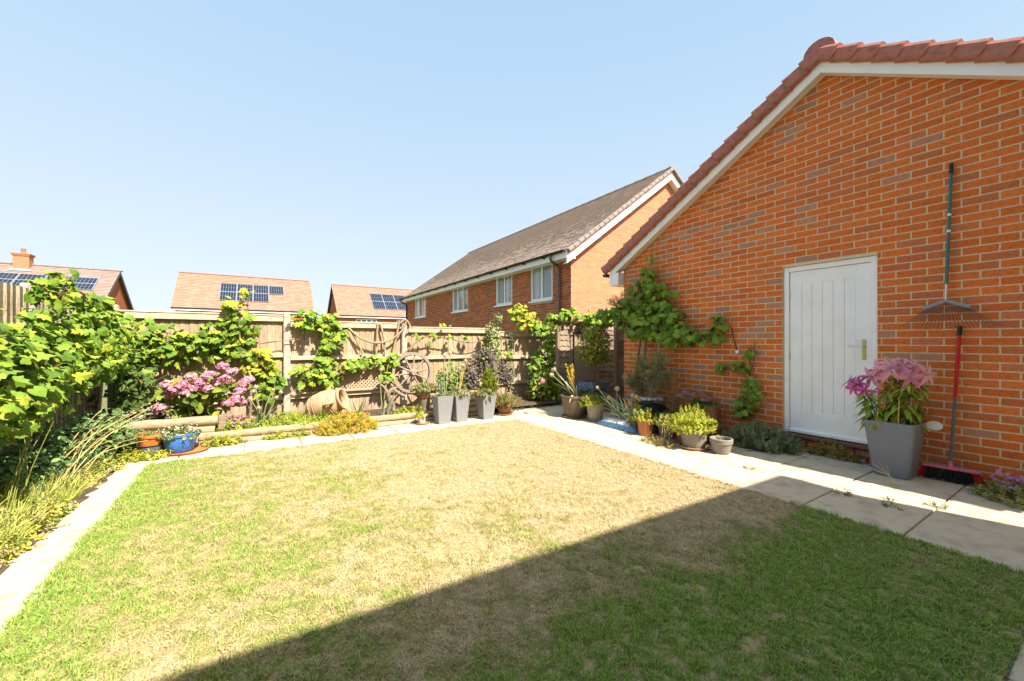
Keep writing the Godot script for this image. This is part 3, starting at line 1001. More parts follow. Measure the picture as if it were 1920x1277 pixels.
	for k in 9: prof.append(Vector2(cos(PI + PI * k / 8.0) * 0.06, sin(PI + PI * k / 8.0) * 0.06))
	extrude(gu, prof, at_(V(xw - 0.365, 3.66, ze - 0.1)), at_(V(xw - 0.365, 3.66, zg + 0.14)))
	part(t, "gutter", gu, M.black)
	for k in 14:
		var br := MB.new()
		br.bx(xw - 0.40, xw - 0.30, 3.575, 3.60, ze + 0.4 + k, ze + 0.47 + k, 0.005)
		part(t, "gutter_bracket", br, M.black)
	for z in [zg - 0.42, ze + 0.25]:
		var dp := MB.new()
		dp.tube([V(xw - 0.365, 3.62, z), V(xw - 0.365, 3.50, z), V(xw - 0.33, 3.44, z), V(xw - 0.12, 3.36, z), V(xw - 0.06, 3.30, z), V(xw - 0.06, 0.0, z)], [0.034], 8)
		part(t, "downpipe", dp, M.black if z < -15 else mt(0.09, 0.10, 0.115, 0.3))
	var rd := MB.new()
	for k in 32:
		var a0 := []
		var a1 := []
		var z := ze - 0.1 + k * 0.45
		if z + 0.45 > zg + 0.2: break
		for i in 9:
			var a := PI * i / 8.0
			a0.append(V(xr + cos(a) * 0.12, hr + 0.10 + sin(a) * 0.11, z))
			a1.append(V(xr + cos(a) * 0.115, hr + 0.09 + sin(a) * 0.105, z + 0.445))
		rd.rings([a0, a1], false)
	rd.bx(xr - 0.09, xr + 0.09, hr + 0.02, hr + 0.2, zg + 0.1, zg + 0.22, 0.03)
	part(t, "ridge", rd, M.ridge_grey)
	for q in wins: window_at(t, V(xw, q[2], q[0]), Vector3.BACK, Vector3.LEFT, q[1], q[3], q[4], q[5])

func solar_array(t: Node3D, o: Vector3, along: Vector3, up: Vector3, rows: Array, pw: float, ph: float) -> void:
	# rows: how many panels lie in each row, from the lowest row, with the offset of its first panel
	var nn := along.cross(up).normalized()
	if nn.y < 0: nn = -nn
	var b := Basis(along, up, along.cross(up))
	var fm := MB.new()
	fm.box(Transform3D(b, Vector3.ZERO), V(pw - 0.015, ph - 0.015, 0.05))
	var frame := fm.mesh(M.panel)
	var cm := MB.new()
	for i in 6:
		for j in 2:
			var cw := (pw - 0.11) / 6
			var ch := (ph - 0.11) / 2
			cm.box(Transform3D(b, along * (-pw / 2 + 0.055 + cw * (i + 0.5)) + up * (-ph / 2 + 0.055 + ch * (j + 0.5)) + nn * 0.028), V(cw - 0.026, ch - 0.03, 0.012))
	var cells := cm.mesh(M.cell)
	for r in rows.size():
		for k in rows[r][0]:
			var at: Vector3 = o + up * (r + 0.5) * ph + along * (rows[r][1] + (k + 0.5) * pw) + nn * 0.09
			var p := piece(t, "solar_panel", frame, at_(at))
			org[p] = at
			piece(p, "cells", cells, at_(at))
func far_house(called: String, label: String, x0: float, x1: float, zf: float, zr: float, he: float, hr: float, cols: Array, gables: Array) -> Node3D:
	var t := thing(called, label, "house", V((x0 + x1) / 2, 0, zr), "")
	var zb := zr * 2 - zf
	var w := MB.new()
	w.col = Color(0.45, 0.15, 0.07)
	var wx0 := x0 + 0.3
	var wx1 := x1 - 0.3
	var wz := zf - 0.45
	var wzb := zb + 0.45
	w.quad(V(wx0, -0.1, wz), V(wx1, -0.1, wz), V(wx1, he - 0.1, wz), V(wx0, he - 0.1, wz))
	w.quad(V(wx1, -0.1, wzb), V(wx0, -0.1, wzb), V(wx0, he - 0.1, wzb), V(wx1, he - 0.1, wzb))
	for x in [wx0, wx1]:
		w.out([V(x, -0.1, wz), V(x, -0.1, wzb), V(x, he - 0.1, wzb), V(x, he - 0.1, wz)], V((x0 + x1) / 2, 1, zr))
		w.out([V(x, he - 0.1, wz), V(x, he - 0.1, wzb), V(x, hr - 0.2, zr)], V((x0 + x1) / 2, 1, zr))
	part(t, "wall", w, M.far_brick)
	for s in [1.0, -1.0]:
		var z := zf if s > 0 else zb
		var e0 := V(x0, he, z)
		var top := V(x0, hr, zr)
		var up := (top - e0).normalized()
		var rf := MB.new()
		roof_courses(rf, e0, Vector3.RIGHT, up, x1 - x0, (top - e0).length(), 0.3, 0.5, cols, 0.03)
		part(t, "roof_slope", rf, M.roof)
		var fa := MB.new()
		fa.bx(x0, x1, he - 0.3, he - 0.09, z - s * 0.05, z - s * 0.5)
		part(t, "fascia", fa, M.upvc)
		var gu := MB.new()
		gu.bx(x0, x1, he - 0.12, he - 0.01, z + s * 0.02, z - s * 0.10)
		part(t, "gutter", gu, M.black)
		for x in [x0, x1]:
			var bb := MB.new()
			var e := 0.06 if x == x0 else -0.06
			bb.out([V(x, he - 0.05, z), V(x, hr - 0.05, zr), V(x, hr - 0.35, zr), V(x, he - 0.35, z)], V((x0 + x1) / 2, 3, zr))
			bb.out([V(x + e, he - 0.05, z), V(x + e, hr - 0.05, zr), V(x + e, hr - 0.35, zr), V(x + e, he - 0.35, z)], V(x, 3, zr))
			bb.out([V(x, he - 0.35, z), V(x, hr - 0.35, zr), V(x + e * 4, hr - 0.35, zr), V(x + e * 4, he - 0.35, z)], V(x, 30, zr))
			part(t, "bargeboard", bb, M.dark_trim)
	var rd := MB.new()
	var k := 0
	while x0 + k * 0.45 < x1 - 0.2:
		rd.bx(x0 + k * 0.45, x0 + k * 0.45 + 0.44, hr - 0.06, hr + 0.10 + 0.02 * (k % 2), zr - 0.13, zr + 0.13, 0.05)
		k += 1
	rd.col = cols[0]
	part(t, "ridge", rd, mt(cols[0].r, cols[0].g, cols[0].b, 0.85, {"tex": T.stain, "s": 1.0}))
	return t
func far_houses() -> void:
	rng.seed = 303
	M.dark_trim = mt(0.10, 0.10, 0.11, 0.6)
	var orange := [Color(0.33, 0.17, 0.12), Color(0.31, 0.155, 0.11), Color(0.35, 0.19, 0.14), Color(0.32, 0.17, 0.13)]
	var grey := [Color(0.235, 0.175, 0.155), Color(0.215, 0.16, 0.145), Color(0.25, 0.19, 0.17)]
	var b := far_house("tiled_house", "house with a plain orange tiled roof and solar panels in two rows, standing alone", -7.9, 5.8, -55, -60, 4.9, 9.3, orange, [])
	var ub := V(0, 4.4, -5).normalized()
	solar_array(b, V(-7.9, 4.9, -55) + ub * 1.45, Vector3.RIGHT, ub, [[3, 4.05], [4, 4.05]], 1.62, 1.72)
	var c := far_house("tiled_house", "orange tiled house with solar panels and shaded gable, next to the long brick house", 9.2, 24.0, -60, -65.5, 4.95, 9.8, orange, [])
	var uc := V(0, 4.85, -5.5).normalized()
	solar_array(c, V(9.2, 4.95, -60) + uc * 1.6, Vector3.RIGHT, uc, [[3, 5.2], [4, 5.2]], 1.8, 1.95)
	for k in [[13.2, 4], [18.3, 2]]:
		window_far(c, V(k[0], 3.3, -60.45), 0.72 * k[1], 1.15, k[1])
	var a := far_house("tiled_house", "house with a grey brown tiled roof, three rows of solar panels and brick chimney", -31.0, -12.3, -52.0, -57.5, 4.8, 8.62, grey, [])
	var ua := V(0, 3.82, -5.5).normalized()
	solar_array(a, V(-31.0, 4.8, -52) + ua * 1.1, Vector3.RIGHT, ua, [[5, 5.6], [8, 3.5], [8, 3.5]], 1.75, 1.2)
	var ch := MB.new()
	ch.col = Color(0.46, 0.20, 0.11)
	ch.bx(-19.55, -18.5, 7.6, 9.35, -57.6, -56.7)
	for k in 3: ch.bx(-19.6 - 0.03 * k, -18.45 + 0.03 * k, 9.35 + 0.08 * k, 9.43 + 0.08 * k, -57.65 - 0.03 * k, -56.65 + 0.03 * k)
	var chm := part(a, "chimney", ch, M.far_brick)
	var cp := MB.new()
	cp.lathe([Vector2(0.0, 9.55), Vector2(0.2, 9.56), Vector2(0.16, 9.75), Vector2(0.17, 10.05), Vector2(0.2, 10.07), Vector2(0.12, 10.08), Vector2(0.0, 9.9)], 12, at_(V(-19.0, 0, -57.15)))
	part(chm, "chimney_pot", cp, M.terracotta)
	var fl := MB.new()
	fl.box(Transform3D(Basis(Vector3.RIGHT, ua, Vector3.RIGHT.cross(ua)), V(-19.0, 8.0, -56.5)), V(1.4, 0.45, 0.06))
	part(a, "flashing", fl, M.lead)
func window_far(t: Node3D, c: Vector3, w: float, h: float, lights: int) -> void:
	var win := holder(t, "window")
	var f := MB.new()
	f.bx(c.x - w / 2, c.x + w / 2, c.y, c.y + h, c.z - 0.05, c.z + 0.05)
	part(win, "window_frame", f, M.upvc)
	for k in lights:
		var p := MB.new()
		var x := c.x - w / 2 + w * k / lights
		p.bx(x + 0.08, x + w / lights - 0.08, c.y + 0.09, c.y + h - 0.09, c.z + 0.045, c.z + 0.058)
		part(win, "pane", p, M.glass)

# ---------- fences and gate ----------
func board_mesh(w: float, h: float) -> ArrayMesh:
	# feather-edged board, thick on one edge; origin at its foot
	var mb := MB.new()
	var pr := [Vector2(-w / 2, 0.0), Vector2(w / 2, 0.0), Vector2(w / 2, 0.006), Vector2(-w / 2, 0.017)]
	var f := Basis(Vector3.RIGHT, Vector3.BACK, Vector3.UP)
	extrude(mb, pr, at_(Vector3.ZERO, f), at_(V(0, h, 0), f))
	return mb.mesh()
func fences() -> void:
	rng.seed = 404
	var t := thing("garden_fence", "weathered brown board fence with pale concrete posts behind the flower bed", "fence", V(2, 0, ZF))
	var xs := [-1.62, 0.37, 2.24, 4.07, 5.95]
	var hs := [1.68, 1.60, 1.535, 1.475]
	var bm := board_mesh(0.125, 1.0)
	for k in 4:
		var p := holder(t, "fence_panel")
		var x: float = xs[k] + 0.06
		while x < xs[k + 1] - 0.07:
			var bw := minf(0.105, xs[k + 1] - 0.05 - x)
			piece(p, "board", bm, at_(V(x + bw / 2, 0.02, ZF - 0.03 + rr(-0.002, 0.002)), Basis.from_scale(V(bw / 0.105, hs[k] - 0.05 + rr(-0.004, 0.004), 1))), M.board[rng.randi() % 5])
			x += 0.105
		for y in [hs[k] - 0.095, hs[k] * 0.61, 0.36]:
			var r := MB.new()
			r.bx(xs[k] + 0.052, xs[k + 1] - 0.052, y, y + (0.085 if y > 1.2 else 0.07), ZF - 0.012, ZF + 0.032, 0.006)
			part(p, "rail", r, M.rail)
		var cp := MB.new()
		cp.bx(xs[k] + 0.051, xs[k + 1] - 0.051, hs[k] - 0.008, hs[k] + 0.014, ZF - 0.06, ZF + 0.04, 0.004)
		part(p, "capping", cp, M.rail)
	var ph := [1.76, 1.735, 1.655, 1.565, 1.5]
	for k in 5:
		var post := MB.new()
		post.bx(xs[k] - 0.048, xs[k] + 0.048, -0.05, ph[k], ZF - 0.06, ZF + 0.055, 0.012)
		part(t, "concrete_post", post, M.concrete)
	var s := thing("garden_fence", "pale upright board fence running along the side bed behind the vine", "fence", V(XL, 0, -3))
	var bs := board_mesh(0.125, 1.0)
	var z := -7.2
	var q := holder(s, "fence_panel")
	var k2 := 0
	while z < 1.0:
		if k2 % 18 == 17:
			var post := MB.new()
			post.bx(XL - 0.05, XL + 0.05, -0.05, 1.80, z - 0.005, z + 0.095, 0.012)
			part(s, "concrete_post", post, M.concrete)
			q = holder(s, "fence_panel")
		else:
			piece(q, "board", bs, at_(V(XL + 0.005 + rr(-0.003, 0.003), 0.02, z + 0.052), Basis(Vector3.UP, PI / 2).scaled(V(1, 1, 1)) * Basis.from_scale(V(0.84, 1.73, 1.6))), M.board_pale[rng.randi() % 3])
		z += 0.105
		k2 += 1
	var r2 := MB.new()
	r2.bx(XL - 0.06, XL - 0.01, 1.4, 1.48, -7.2, 1.0)
	r2.bx(XL - 0.06, XL - 0.01, 0.3, 0.38, -7.2, 1.0)
	part(s, "rail", r2, M.rail)
func lap_panel(t: Node3D, x0: float, x1: float, z: float, top: float, called: String) -> void:
	# overlapping wavy-edged boards lying across
	var n := int(top / 0.115)
	for k in n:
		var mb := MB.new()
		var y := 0.03 + k * 0.115
		var bot := []
		var mid := []
		var up := []
		for i in 13:
			var x := lerpf(x0, x1, i / 12.0)
			var wv := 0.012 * sin(i * 1.3 + k * 2.1) + rr(-0.004, 0.004)
			bot.append(V(x, y + wv, z + 0.006))
			mid.append(V(x, y + wv + 0.004, z + 0.026))
			up.append(V(x, y + 0.14, z + 0.006))
		mb.rings([bot, mid], false)
		mb.rings([mid, up], false)
		part(t, called, mb, M.grey_board[rng.randi() % 3])
	var bk := MB.new()
	bk.bx(x0, x1, 0.0, top, z - 0.02, z)
	part(t, "backing", bk, M.grey_board[1])
func gate() -> void:
	rng.seed = 505
	var z := -6.45
	var t := thing("lap_fence", "dark overlapping board screen closing the corner beside the garage", "fence", V(6, 0, z))
	lap_panel(t, 5.2, 5.5, z, 1.66, "board")
	lap_panel(t, 5.56, 6.86, z, 1.66, "board")
	var ep := MB.new()
	ep.bx(5.97, 6.025, 0, 1.76, -5.66, -5.59, 0.006)
	part(t, "post", ep, M.grey_board[0])
	lap_panel(t, 6.03, 7.5, -5.62, 1.70, "board")
	for x in [5.18, 5.53, 6.89]:
		var p := MB.new()
		p.bx(x - 0.03, x + 0.03, 0, 1.74, z - 0.03, z + 0.045, 0.006)
		part(t, "post", p, M.grey_board[0])
	var c := MB.new()
	c.bx(5.15, 6.93, 1.67, 1.70, z - 0.05, z + 0.06, 0.005)
	part(t, "capping", c, M.grey_board[2])
	var g := thing("garden_gate", "narrow grey gate of upright planks fixed to the overlapping board screen", "gate", V(5.9, 0, z + 0.08))
	for k in 8:
		var b := MB.new()
		var x := 5.57 + k * 0.088
		b.bx(x + 0.002, x + 0.086, 0.05, 1.63 + (0.0 if k > 1 else -0.17), z + 0.068, z + 0.088 + 0.003 * (k % 2), 0.004)
		part(g, "plank", b, M.gate_board)
	for y in [0.28, 0.85, 1.42]:
		var b := MB.new()
		b.bx(5.575, 6.26, y, y + 0.08, z + 0.046, z + 0.067, 0.004)
		part(g, "ledge", b, M.grey_board[0])
	for y in [0.32, 1.46]:
		var h := MB.new()
		h.bx(5.50, 5.82, y - 0.018, y + 0.018, z + 0.0925, z + 0.098, 0.002)
		part(g, "strap_hinge", h, M.black)
# ---------- leaves and plants ----------
var L := {}
var tints := {}
func fan_leaf(outline: Array, mid: Vector2, cup: float, droop: float) -> ArrayMesh:
	var mb := MB.new()
	var pts := []
	for p in outline: pts.append(V(p.x, p.y, -droop * p.y * p.y - cup * absf(p.x)))
	for k in range(outline.size() - 2, 0, -1): pts.append(V(-outline[k].x, outline[k].y, -droop * outline[k].y * outline[k].y - cup * absf(outline[k].x) + 0.03 * sin(k * 2.0)))
	var c := V(mid.x, mid.y, 0.03)
	for k in pts.size(): mb.tri(c, pts[k], pts[(k + 1) % pts.size()])
	return mb.mesh(M.leaf)
func strip_leaf(rows: Array, fold: float, droop: float) -> ArrayMesh:
	# rows: Vector2(half width, distance along)
	var mb := MB.new()
	for i in rows.size() - 1:
		var a: Vector2 = rows[i]
		var b: Vector2 = rows[i + 1]
		var za := -droop * a.y * a.y
		var zb := -droop * b.y * b.y
		for s in [-1.0, 1.0]:
			var q := [V(0, a.y, za), V(s * a.x, a.y, za + fold * a.x), V(s * b.x, b.y, zb + fold * b.x), V(0, b.y, zb)]
			if s > 0: mb.quad(q[0], q[1], q[2], q[3])
			else: mb.quad(q[3], q[2], q[1], q[0])
	return mb.mesh(M.leaf)
func sprig(n: int, leaf: ArrayMesh, len_: float, lean: float, s0: float, s1: float) -> ArrayMesh:
	# a little upright shoot with leaves set round it, one unit tall
	var mb := MB.new()
	mb.tube([V(0, 0, 0), V(0.02, len_ * 0.5, 0), V(0, len_, 0.02)], [0.012, 0.009, 0.005], 3, false)
	for k in n:
		var f := (k + 0.5) / n
		var a := k * 2.4
		var out_ := V(cos(a), 0, sin(a))
		var tip := (out_ * lean + V(0, 1.0, 0) * (1.0 - lean * 0.6)).normalized()
		var nr := (V(0, 1, 0) - tip * tip.y).normalized()
		if nr.length() < 0.1: nr = out_
		mb.blend(leaf, Transform3D(Basis(tip.cross(nr), tip, nr) * lerpf(s0, s1, f), V(0, f * len_, 0)))
	return mb.mesh(M.leaf)
func make_leaves() -> void:
	L.grape = fan_leaf([Vector2(0, 0.06), Vector2(0.16, -0.14), Vector2(0.42, -0.08), Vector2(0.36, 0.10), Vector2(0.60, 0.28), Vector2(0.35, 0.40), Vector2(0.40, 0.68), Vector2(0.16, 0.62), Vector2(0, 0.98)], Vector2(0, 0.3), 0.22, 0.18)
	L.grape2 = fan_leaf([Vector2(0, 0.03), Vector2(0.2, -0.16), Vector2(0.44, 0.0), Vector2(0.52, 0.28), Vector2(0.46, 0.5), Vector2(0.24, 0.7), Vector2(0, 0.88)], Vector2(0, 0.3), -0.12, 0.3)
	L.oval = strip_leaf([Vector2(0, 0), Vector2(0.2, 0.25), Vector2(0.25, 0.5), Vector2(0.16, 0.8), Vector2(0, 1.0)], 0.3, 0.2)
	L.round = strip_leaf([Vector2(0.02, 0), Vector2(0.32, 0.22), Vector2(0.38, 0.55), Vector2(0.22, 0.88), Vector2(0, 1.0)], 0.2, 0.15)
	L.lance = strip_leaf([Vector2(0.03, 0), Vector2(0.09, 0.3), Vector2(0.085, 0.6), Vector2(0, 1.0)], 0.35, 0.35)
	L.lily = strip_leaf([Vector2(0.03, 0), Vector2(0.10, 0.25), Vector2(0.115, 0.5), Vector2(0.07, 0.8), Vector2(0, 1.0)], 0.3, 0.45)
	L.needle = strip_leaf([Vector2(0.06, 0), Vector2(0.12, 0.5), Vector2(0, 1.0)], 0.2, 0.1)
	L.petal = strip_leaf([Vector2(0.04, 0), Vector2(0.13, 0.25), Vector2(0.185, 0.5), Vector2(0.15, 0.75), Vector2(0, 1.0)], 0.35, 0.75)
	L.grape3 = fan_leaf([Vector2(0, 0.05), Vector2(0.14, -0.1), Vector2(0.34, -0.1), Vector2(0.36, 0.12), Vector2(0.5, 0.36), Vector2(0.3, 0.44), Vector2(0.3, 0.74), Vector2(0.13, 0.7), Vector2(0, 1.04)], Vector2(0, 0.3), 0.45, -0.25)
	rng.seed = 61
	L.rosemary = sprig(18, L.needle, 1.0, 0.55, 0.36, 0.2)
	L.conifer = sprig(16, L.needle, 1.0, 0.5, 0.46, 0.26)
	L.herb = sprig(9, L.oval, 1.0, 0.8, 0.4, 0.24)
	L.mat = sprig(8, L.round, 0.7, 0.85, 0.36, 0.26)
	L.box = sprig(12, L.oval, 1.0, 0.75, 0.30, 0.18)
	L.olive = sprig(12, L.lance, 1.0, 0.7, 0.5, 0.36)
	var gt := MB.new()
	for k in 9:
		var a := rr(0, TAU)
		var p := V(cos(a), 0, sin(a)) * rr(0.0, 0.12)
		var lean := V(cos(a + rr(-1, 1)), 0, sin(a + rr(-1, 1))) * rr(0.15, 0.5)
		var side := V(-sin(a), 0, cos(a)) * rr(0.011, 0.018)
		var m1 := p + lean * 0.35 + V(0, 0.5, 0)
		var m2 := p + lean * 0.9 + V(0, rr(0.7, 0.95), 0)
		gt.quad(p - side, p + side, m1 + side * 0.8, m1 - side * 0.8)
		gt.tri(m1 - side * 0.8, m1 + side * 0.8, m2)
	L.grass_tuft = gt.mesh(M.leaf)
	# four-petalled floret and a ball of small stars
	var fl := MB.new()
	for k in 4:
		var a := k * PI / 2
		var u := V(cos(a), 0, sin(a))
		var w := V(-sin(a), 0, cos(a))
		fl.quad(V(0, 0, 0), u * 0.28 + w * 0.27 + V(0, 0.06, 0), u * 0.56 + V(0, 0.02, 0), u * 0.28 - w * 0.27 + V(0, 0.06, 0))
	L.floret = fl.mesh(M.petal)
func tinted(base: StandardMaterial3D, c: Color) -> StandardMaterial3D:
	var key := "%d_%.3f_%.3f_%.3f" % [base.get_instance_id(), c.r, c.g, c.b]
	if not tints.has(key):
		var m: StandardMaterial3D = base.duplicate()
		m.albedo_color = c.linear_to_srgb()
		tints[key] = m
	return tints[key]
func aim(p: Vector3, nrm: Vector3, tip: Vector3, s: float) -> Transform3D:
	var z := nrm.normalized()
	var y := tip - z * tip.dot(z)
	if y.length() < 0.05: y = Vector3.UP - z * z.y + V(0.1, 0, 0)
	y = y.normalized()
	return Transform3D(Basis(y.cross(z), y, z) * s, p)
# xs: [transform, colour]; the leaves that show largest become pieces, the others one mass
func foliage(t: Node3D, leaf_name: String, mass_name: String, meshes: Array, xs: Array, base: StandardMaterial3D, singles := 0) -> void:
	var order := []
	for x in xs:
		var p: Vector3 = x[0].origin
		var d := (p - eye).length()
		var F := p.x * 0.5344 - p.z * 0.8453
		var px := absf((p.x * 0.8453 + p.z * 0.5344) / maxf(F, 0.01))
		order.append([x[0].basis.y.length() / d * (0.1 if px > 1.27 or x.size() > 2 else 1.0), x])
	if singles > 0: order.sort_custom(func(a, b): return a[0] > b[0])
	var groups := []
	for m in meshes: groups.append([])
	for k in order.size():
		var x: Array = order[k][1]
		var which := k % meshes.size()
		if k < singles: piece(t, leaf_name, meshes[which], x[0], tinted(base, x[1]))
		else: groups[which].append(x)
	for g in meshes.size():
		if groups[g].is_empty(): continue
		var mm := MultiMesh.new()
		mm.transform_format = MultiMesh.TRANSFORM_3D
		mm.use_colors = true
		mm.mesh = meshes[g]
		mm.instance_count = groups[g].size()
		for k in groups[g].size():
			var x: Array = groups[g][k]
			mm.set_instance_transform(k, Transform3D(x[0].basis, x[0].origin - org[t]))
			mm.set_instance_color(k, x[1] * rr(0.85, 1.15))
		var o := MultiMeshInstance3D.new()
		o.name = mass_name
		o.multimesh = mm
		o.material_override = base
		o.set_meta("kind", "stuff")
		t.add_child(o, true)
func blob(xs: Array, c: Vector3, r: Vector3, n: int, s0: float, s1: float, pal: Array, face: Vector3, hang := 0.6, back := false) -> void:
	for k in n:
		var d := rv()
		var f := pow(rng.randf(), 0.45)
		var p := c + d * r * f
		var nr := (d * 0.45 + face + Vector3.UP * 0.3 + rv() * 0.85).normalized()
		var tip := (Vector3.DOWN * hang + d * 0.3 + rv() * 0.8)
		var e := [aim(p, nr, tip, rr(s0, s1)), pal[rng.randi() % pal.size()]]
		if back: e.append(1)
		xs.append(e)
func tuft_xs(xs: Array, c: Vector3, r: Vector3, n: int, s0: float, s1: float, pal: Array, spread := 0.5, dome := true) -> void:
	# upright shoots over a mound: origin on the ground, leaning outwards
	for k in n:
		var a := rr(0, TAU)
		var q := sqrt(rng.randf())
		var p := c + V(cos(a) * r.x * q, 0, sin(a) * r.z * q)
		var h := r.y * (sqrt(maxf(1.0 - q * q, 0.0)) if dome else 1.0)
		var lift := rr(0.0, 1.0) * h
		var dir := (Vector3.UP + V(cos(a), 0, sin(a)) * q * spread + rv() * 0.28).normalized()
		var nr := (rv() - dir * 0.2).normalized()
		xs.append([aim(p + V(0, maxf(lift - s0 * 0.4, 0.0), 0), nr, dir, rr(s0, s1)), pal[rng.randi() % pal.size()]])
func cane(mb: MB, pts: Array, r0: float, r1: float, sides := 5) -> void:
	var rs := []
	var cv := Curve3D.new()
	for i in pts.size():
		var tan_: Vector3 = (pts[mini(i + 1, pts.size() - 1)] - pts[maxi(i - 1, 0)]) / 6.0
		cv.add_point(pts[i], -tan_, tan_)
	var q := []
	var n := pts.size() * 4
	for i in n + 1:
		q.append(cv.sample_baked(cv.get_baked_length() * i / n, true))
		rs.append(lerpf(r0, r1, float(i) / n) * rr(0.92, 1.08))
	mb.tube(q, rs, sides)
func blade(t: Node3D, called: String, p: Vector3, tip: Vector3, sag: float, w: float, m: Material) -> void:
	# one long strap leaf from p to tip, bowed
	var mb := MB.new()
	var d := tip - p
	var side := d.cross(Vector3.UP).normalized()
	if side.length() < 0.1: side = V(1, 0, 0)
	side = side.rotated(d.normalized(), rr(-0.9, 0.9))
	var fold := d.cross(side).normalized() * w * 0.35
	var prev := []
	for i in 7:
		var f := i / 6.0
		var c := p + d * f + Vector3.UP * sin(f * PI) * sag
		var hw := w * (1.0 - pow(f, 2.2)) * (0.75 + 0.25 * sin(f * PI)) + 0.0006
		var row := [c - side * hw + fold * (1.0 - f), c, c + side * hw + fold * (1.0 - f)]
		if i > 0:
			mb.quad(prev[0], prev[1], row[1], row[0])
			mb.quad(prev[1], prev[2], row[2], row[1])
		prev = row
	part(t, called, mb, m)
func allium(t: Node3D, base: Vector3, tips: Array, stem_col: Material, head_r: float, head_m: Material) -> void:
	for tip in tips:
		var s := MB.new()
		var mid: Vector3 = base.lerp(tip, 0.5) + V(rr(-0.02, 0.02), 0.03, rr(-0.02, 0.02))
		cane(s, [base + V(rr(-0.03, 0.03), 0, rr(-0.03, 0.03)), mid, tip], 0.008, 0.006, 6)
		part(t, "stalk", s, stem_col)
		var h := MB.new()
		var r := head_r * rr(0.85, 1.15)
		stone(h, tip, V(r * 0.78, r * 0.74, r * 0.78), 8)
		for k in 110:
			var d := rv()
			var o: Vector3 = tip + d * r * 0.7
			var u := d.cross(rv()).normalized() * r * 0.10
			h.tri(o - u, o + u, tip + d * r * rr(1.0, 1.2))
			h.tri(o + u, o - u, tip + d * r * rr(0.98, 1.12) + u.cross(d) * 0.8)
		part(t, "flower_head", h, head_m)

# ---------- pots ----------
func pot(called: String, label: String, at: Vector3, rb: float, rt: float, h: float, lip: float, m: Material, o := {}) -> Node3D:
	var t := thing(called, label, o.get("cat", "pot"), at, o.get("group", ""))
	var mb := MB.new()
	var seg: int = o.get("segs", 28)
	var e: float = o.get("lipout", 0.012)
	var bulge: float = o.get("bulge", 0.0)
	var prof := [Vector2(0.0, 0.0), Vector2(rb - 0.006, 0.0), Vector2(rb, 0.006)]
	var hl := h - lip
	for k in range(1, 7):
		var f := k / 6.0
		prof.append(Vector2(lerpf(rb, rt, f) + bulge * sin(f * PI), hl * f))
	if lip > 0.0:
		prof.append(Vector2(rt + e, hl + 0.003)); prof.append(Vector2(rt + e + 0.002, h - 0.006))
	prof.append(Vector2(rt + e - 0.002, h)); prof.append(Vector2(rt - 0.008, h)); prof.append(Vector2(rt - 0.012, h - 0.006))
	prof.append(Vector2(rt - 0.02, h - 0.05))
	mb.lathe(prof, seg, at_(at))
	part(t, "body", mb, m)
	if o.get("soil", true):
		var s := MB.new()
		var y: float = h - o.get("drop", 0.03)
		var ring := []
		for k in 20: ring.append(at + V(cos(TAU * k / 20) * (rt - 0.012), y, sin(TAU * k / 20) * (rt - 0.012)))
		for k in 20: s.out([at + V(0, y + 0.012, 0), ring[k], ring[(k + 1) % 20]], at)
		part(t, "compost", s, M.compost)
	return t
func saucer(label: String, at: Vector3, r: float, m: Material, group := "") -> void:
	var t := thing("plant_saucer", label, "saucer", at, group)
	var mb := MB.new()
	mb.lathe([Vector2(0, 0), Vector2(r * 0.86, 0), Vector2(r, 0.028), Vector2(r - 0.012, 0.03), Vector2(r * 0.84, 0.012), Vector2(0, 0.012)], 28, at_(at))
	part(t, "dish", mb, m)
func square_pot(called: String, label: String, at: Vector3, top: Vector2, bot: Vector2, h: float, m: Material, o := {}) -> Node3D:
	var t := thing(called, label, "planter", at, o.get("group", ""))
	var mb := MB.new()
	var round_: float = o.get("round", 0.012)
	var ring := func(w: Vector2, y: float, rad: float) -> Array:
		var r := []
		for c in [[1, 1, 0.0], [-1, 1, PI / 2], [-1, -1, PI], [1, -1, PI * 1.5]]:
			for k in 4:
				var a: float = c[2] + PI / 2 * k / 3.0
				r.append(at + V(c[0] * (w.x / 2 - rad) + cos(a) * rad, y, c[1] * (w.y / 2 - rad) + sin(a) * rad))
		r.reverse()
		return r
	var rows := [ring.call(bot, 0.0, round_)]
	var n: int = o.get("rows", 1)
	for k in range(1, n + 1): rows.append(ring.call(bot.lerp(top, pow(float(k) / n, o.get("curve", 1.0))), h * k / n, round_))
	mb.rings(rows)
	mb.rings([ring.call(top, h, round_), ring.call(top - Vector2(0.03, 0.03), h + 0.001, round_)])
	mb.rings([ring.call(top - Vector2(0.03, 0.03), h, round_), ring.call(top - Vector2(0.05, 0.05), h - 0.06, round_)])
	part(t, "body", mb, m)
	var s := MB.new()
	s.bx(at.x - top.x / 2 + 0.02, at.x + top.x / 2 - 0.02, h - 0.06, h - 0.03, at.z - top.y / 2 + 0.02, at.z + top.y / 2 - 0.02)
	part(t, "compost", s, M.compost)
	return t
const VINE := [Color(0.165, 0.27, 0.035), Color(0.23, 0.33, 0.042), Color(0.125, 0.215, 0.032), Color(0.32, 0.37, 0.045), Color(0.19, 0.29, 0.038), Color(0.10, 0.175, 0.03)]
const VINE_GOLD := [Color(0.31, 0.36, 0.042), Color(0.39, 0.37, 0.045), Color(0.25, 0.33, 0.04), Color(0.42, 0.36, 0.05)]
const VINE_DEEP := [Color(0.16, 0.28, 0.042), Color(0.13, 0.23, 0.038), Color(0.2, 0.32, 0.046), Color(0.26, 0.35, 0.048)]
const DARK_LEAF := [Color(0.075, 0.135, 0.033), Color(0.1, 0.17, 0.038), Color(0.06, 0.11, 0.03)]
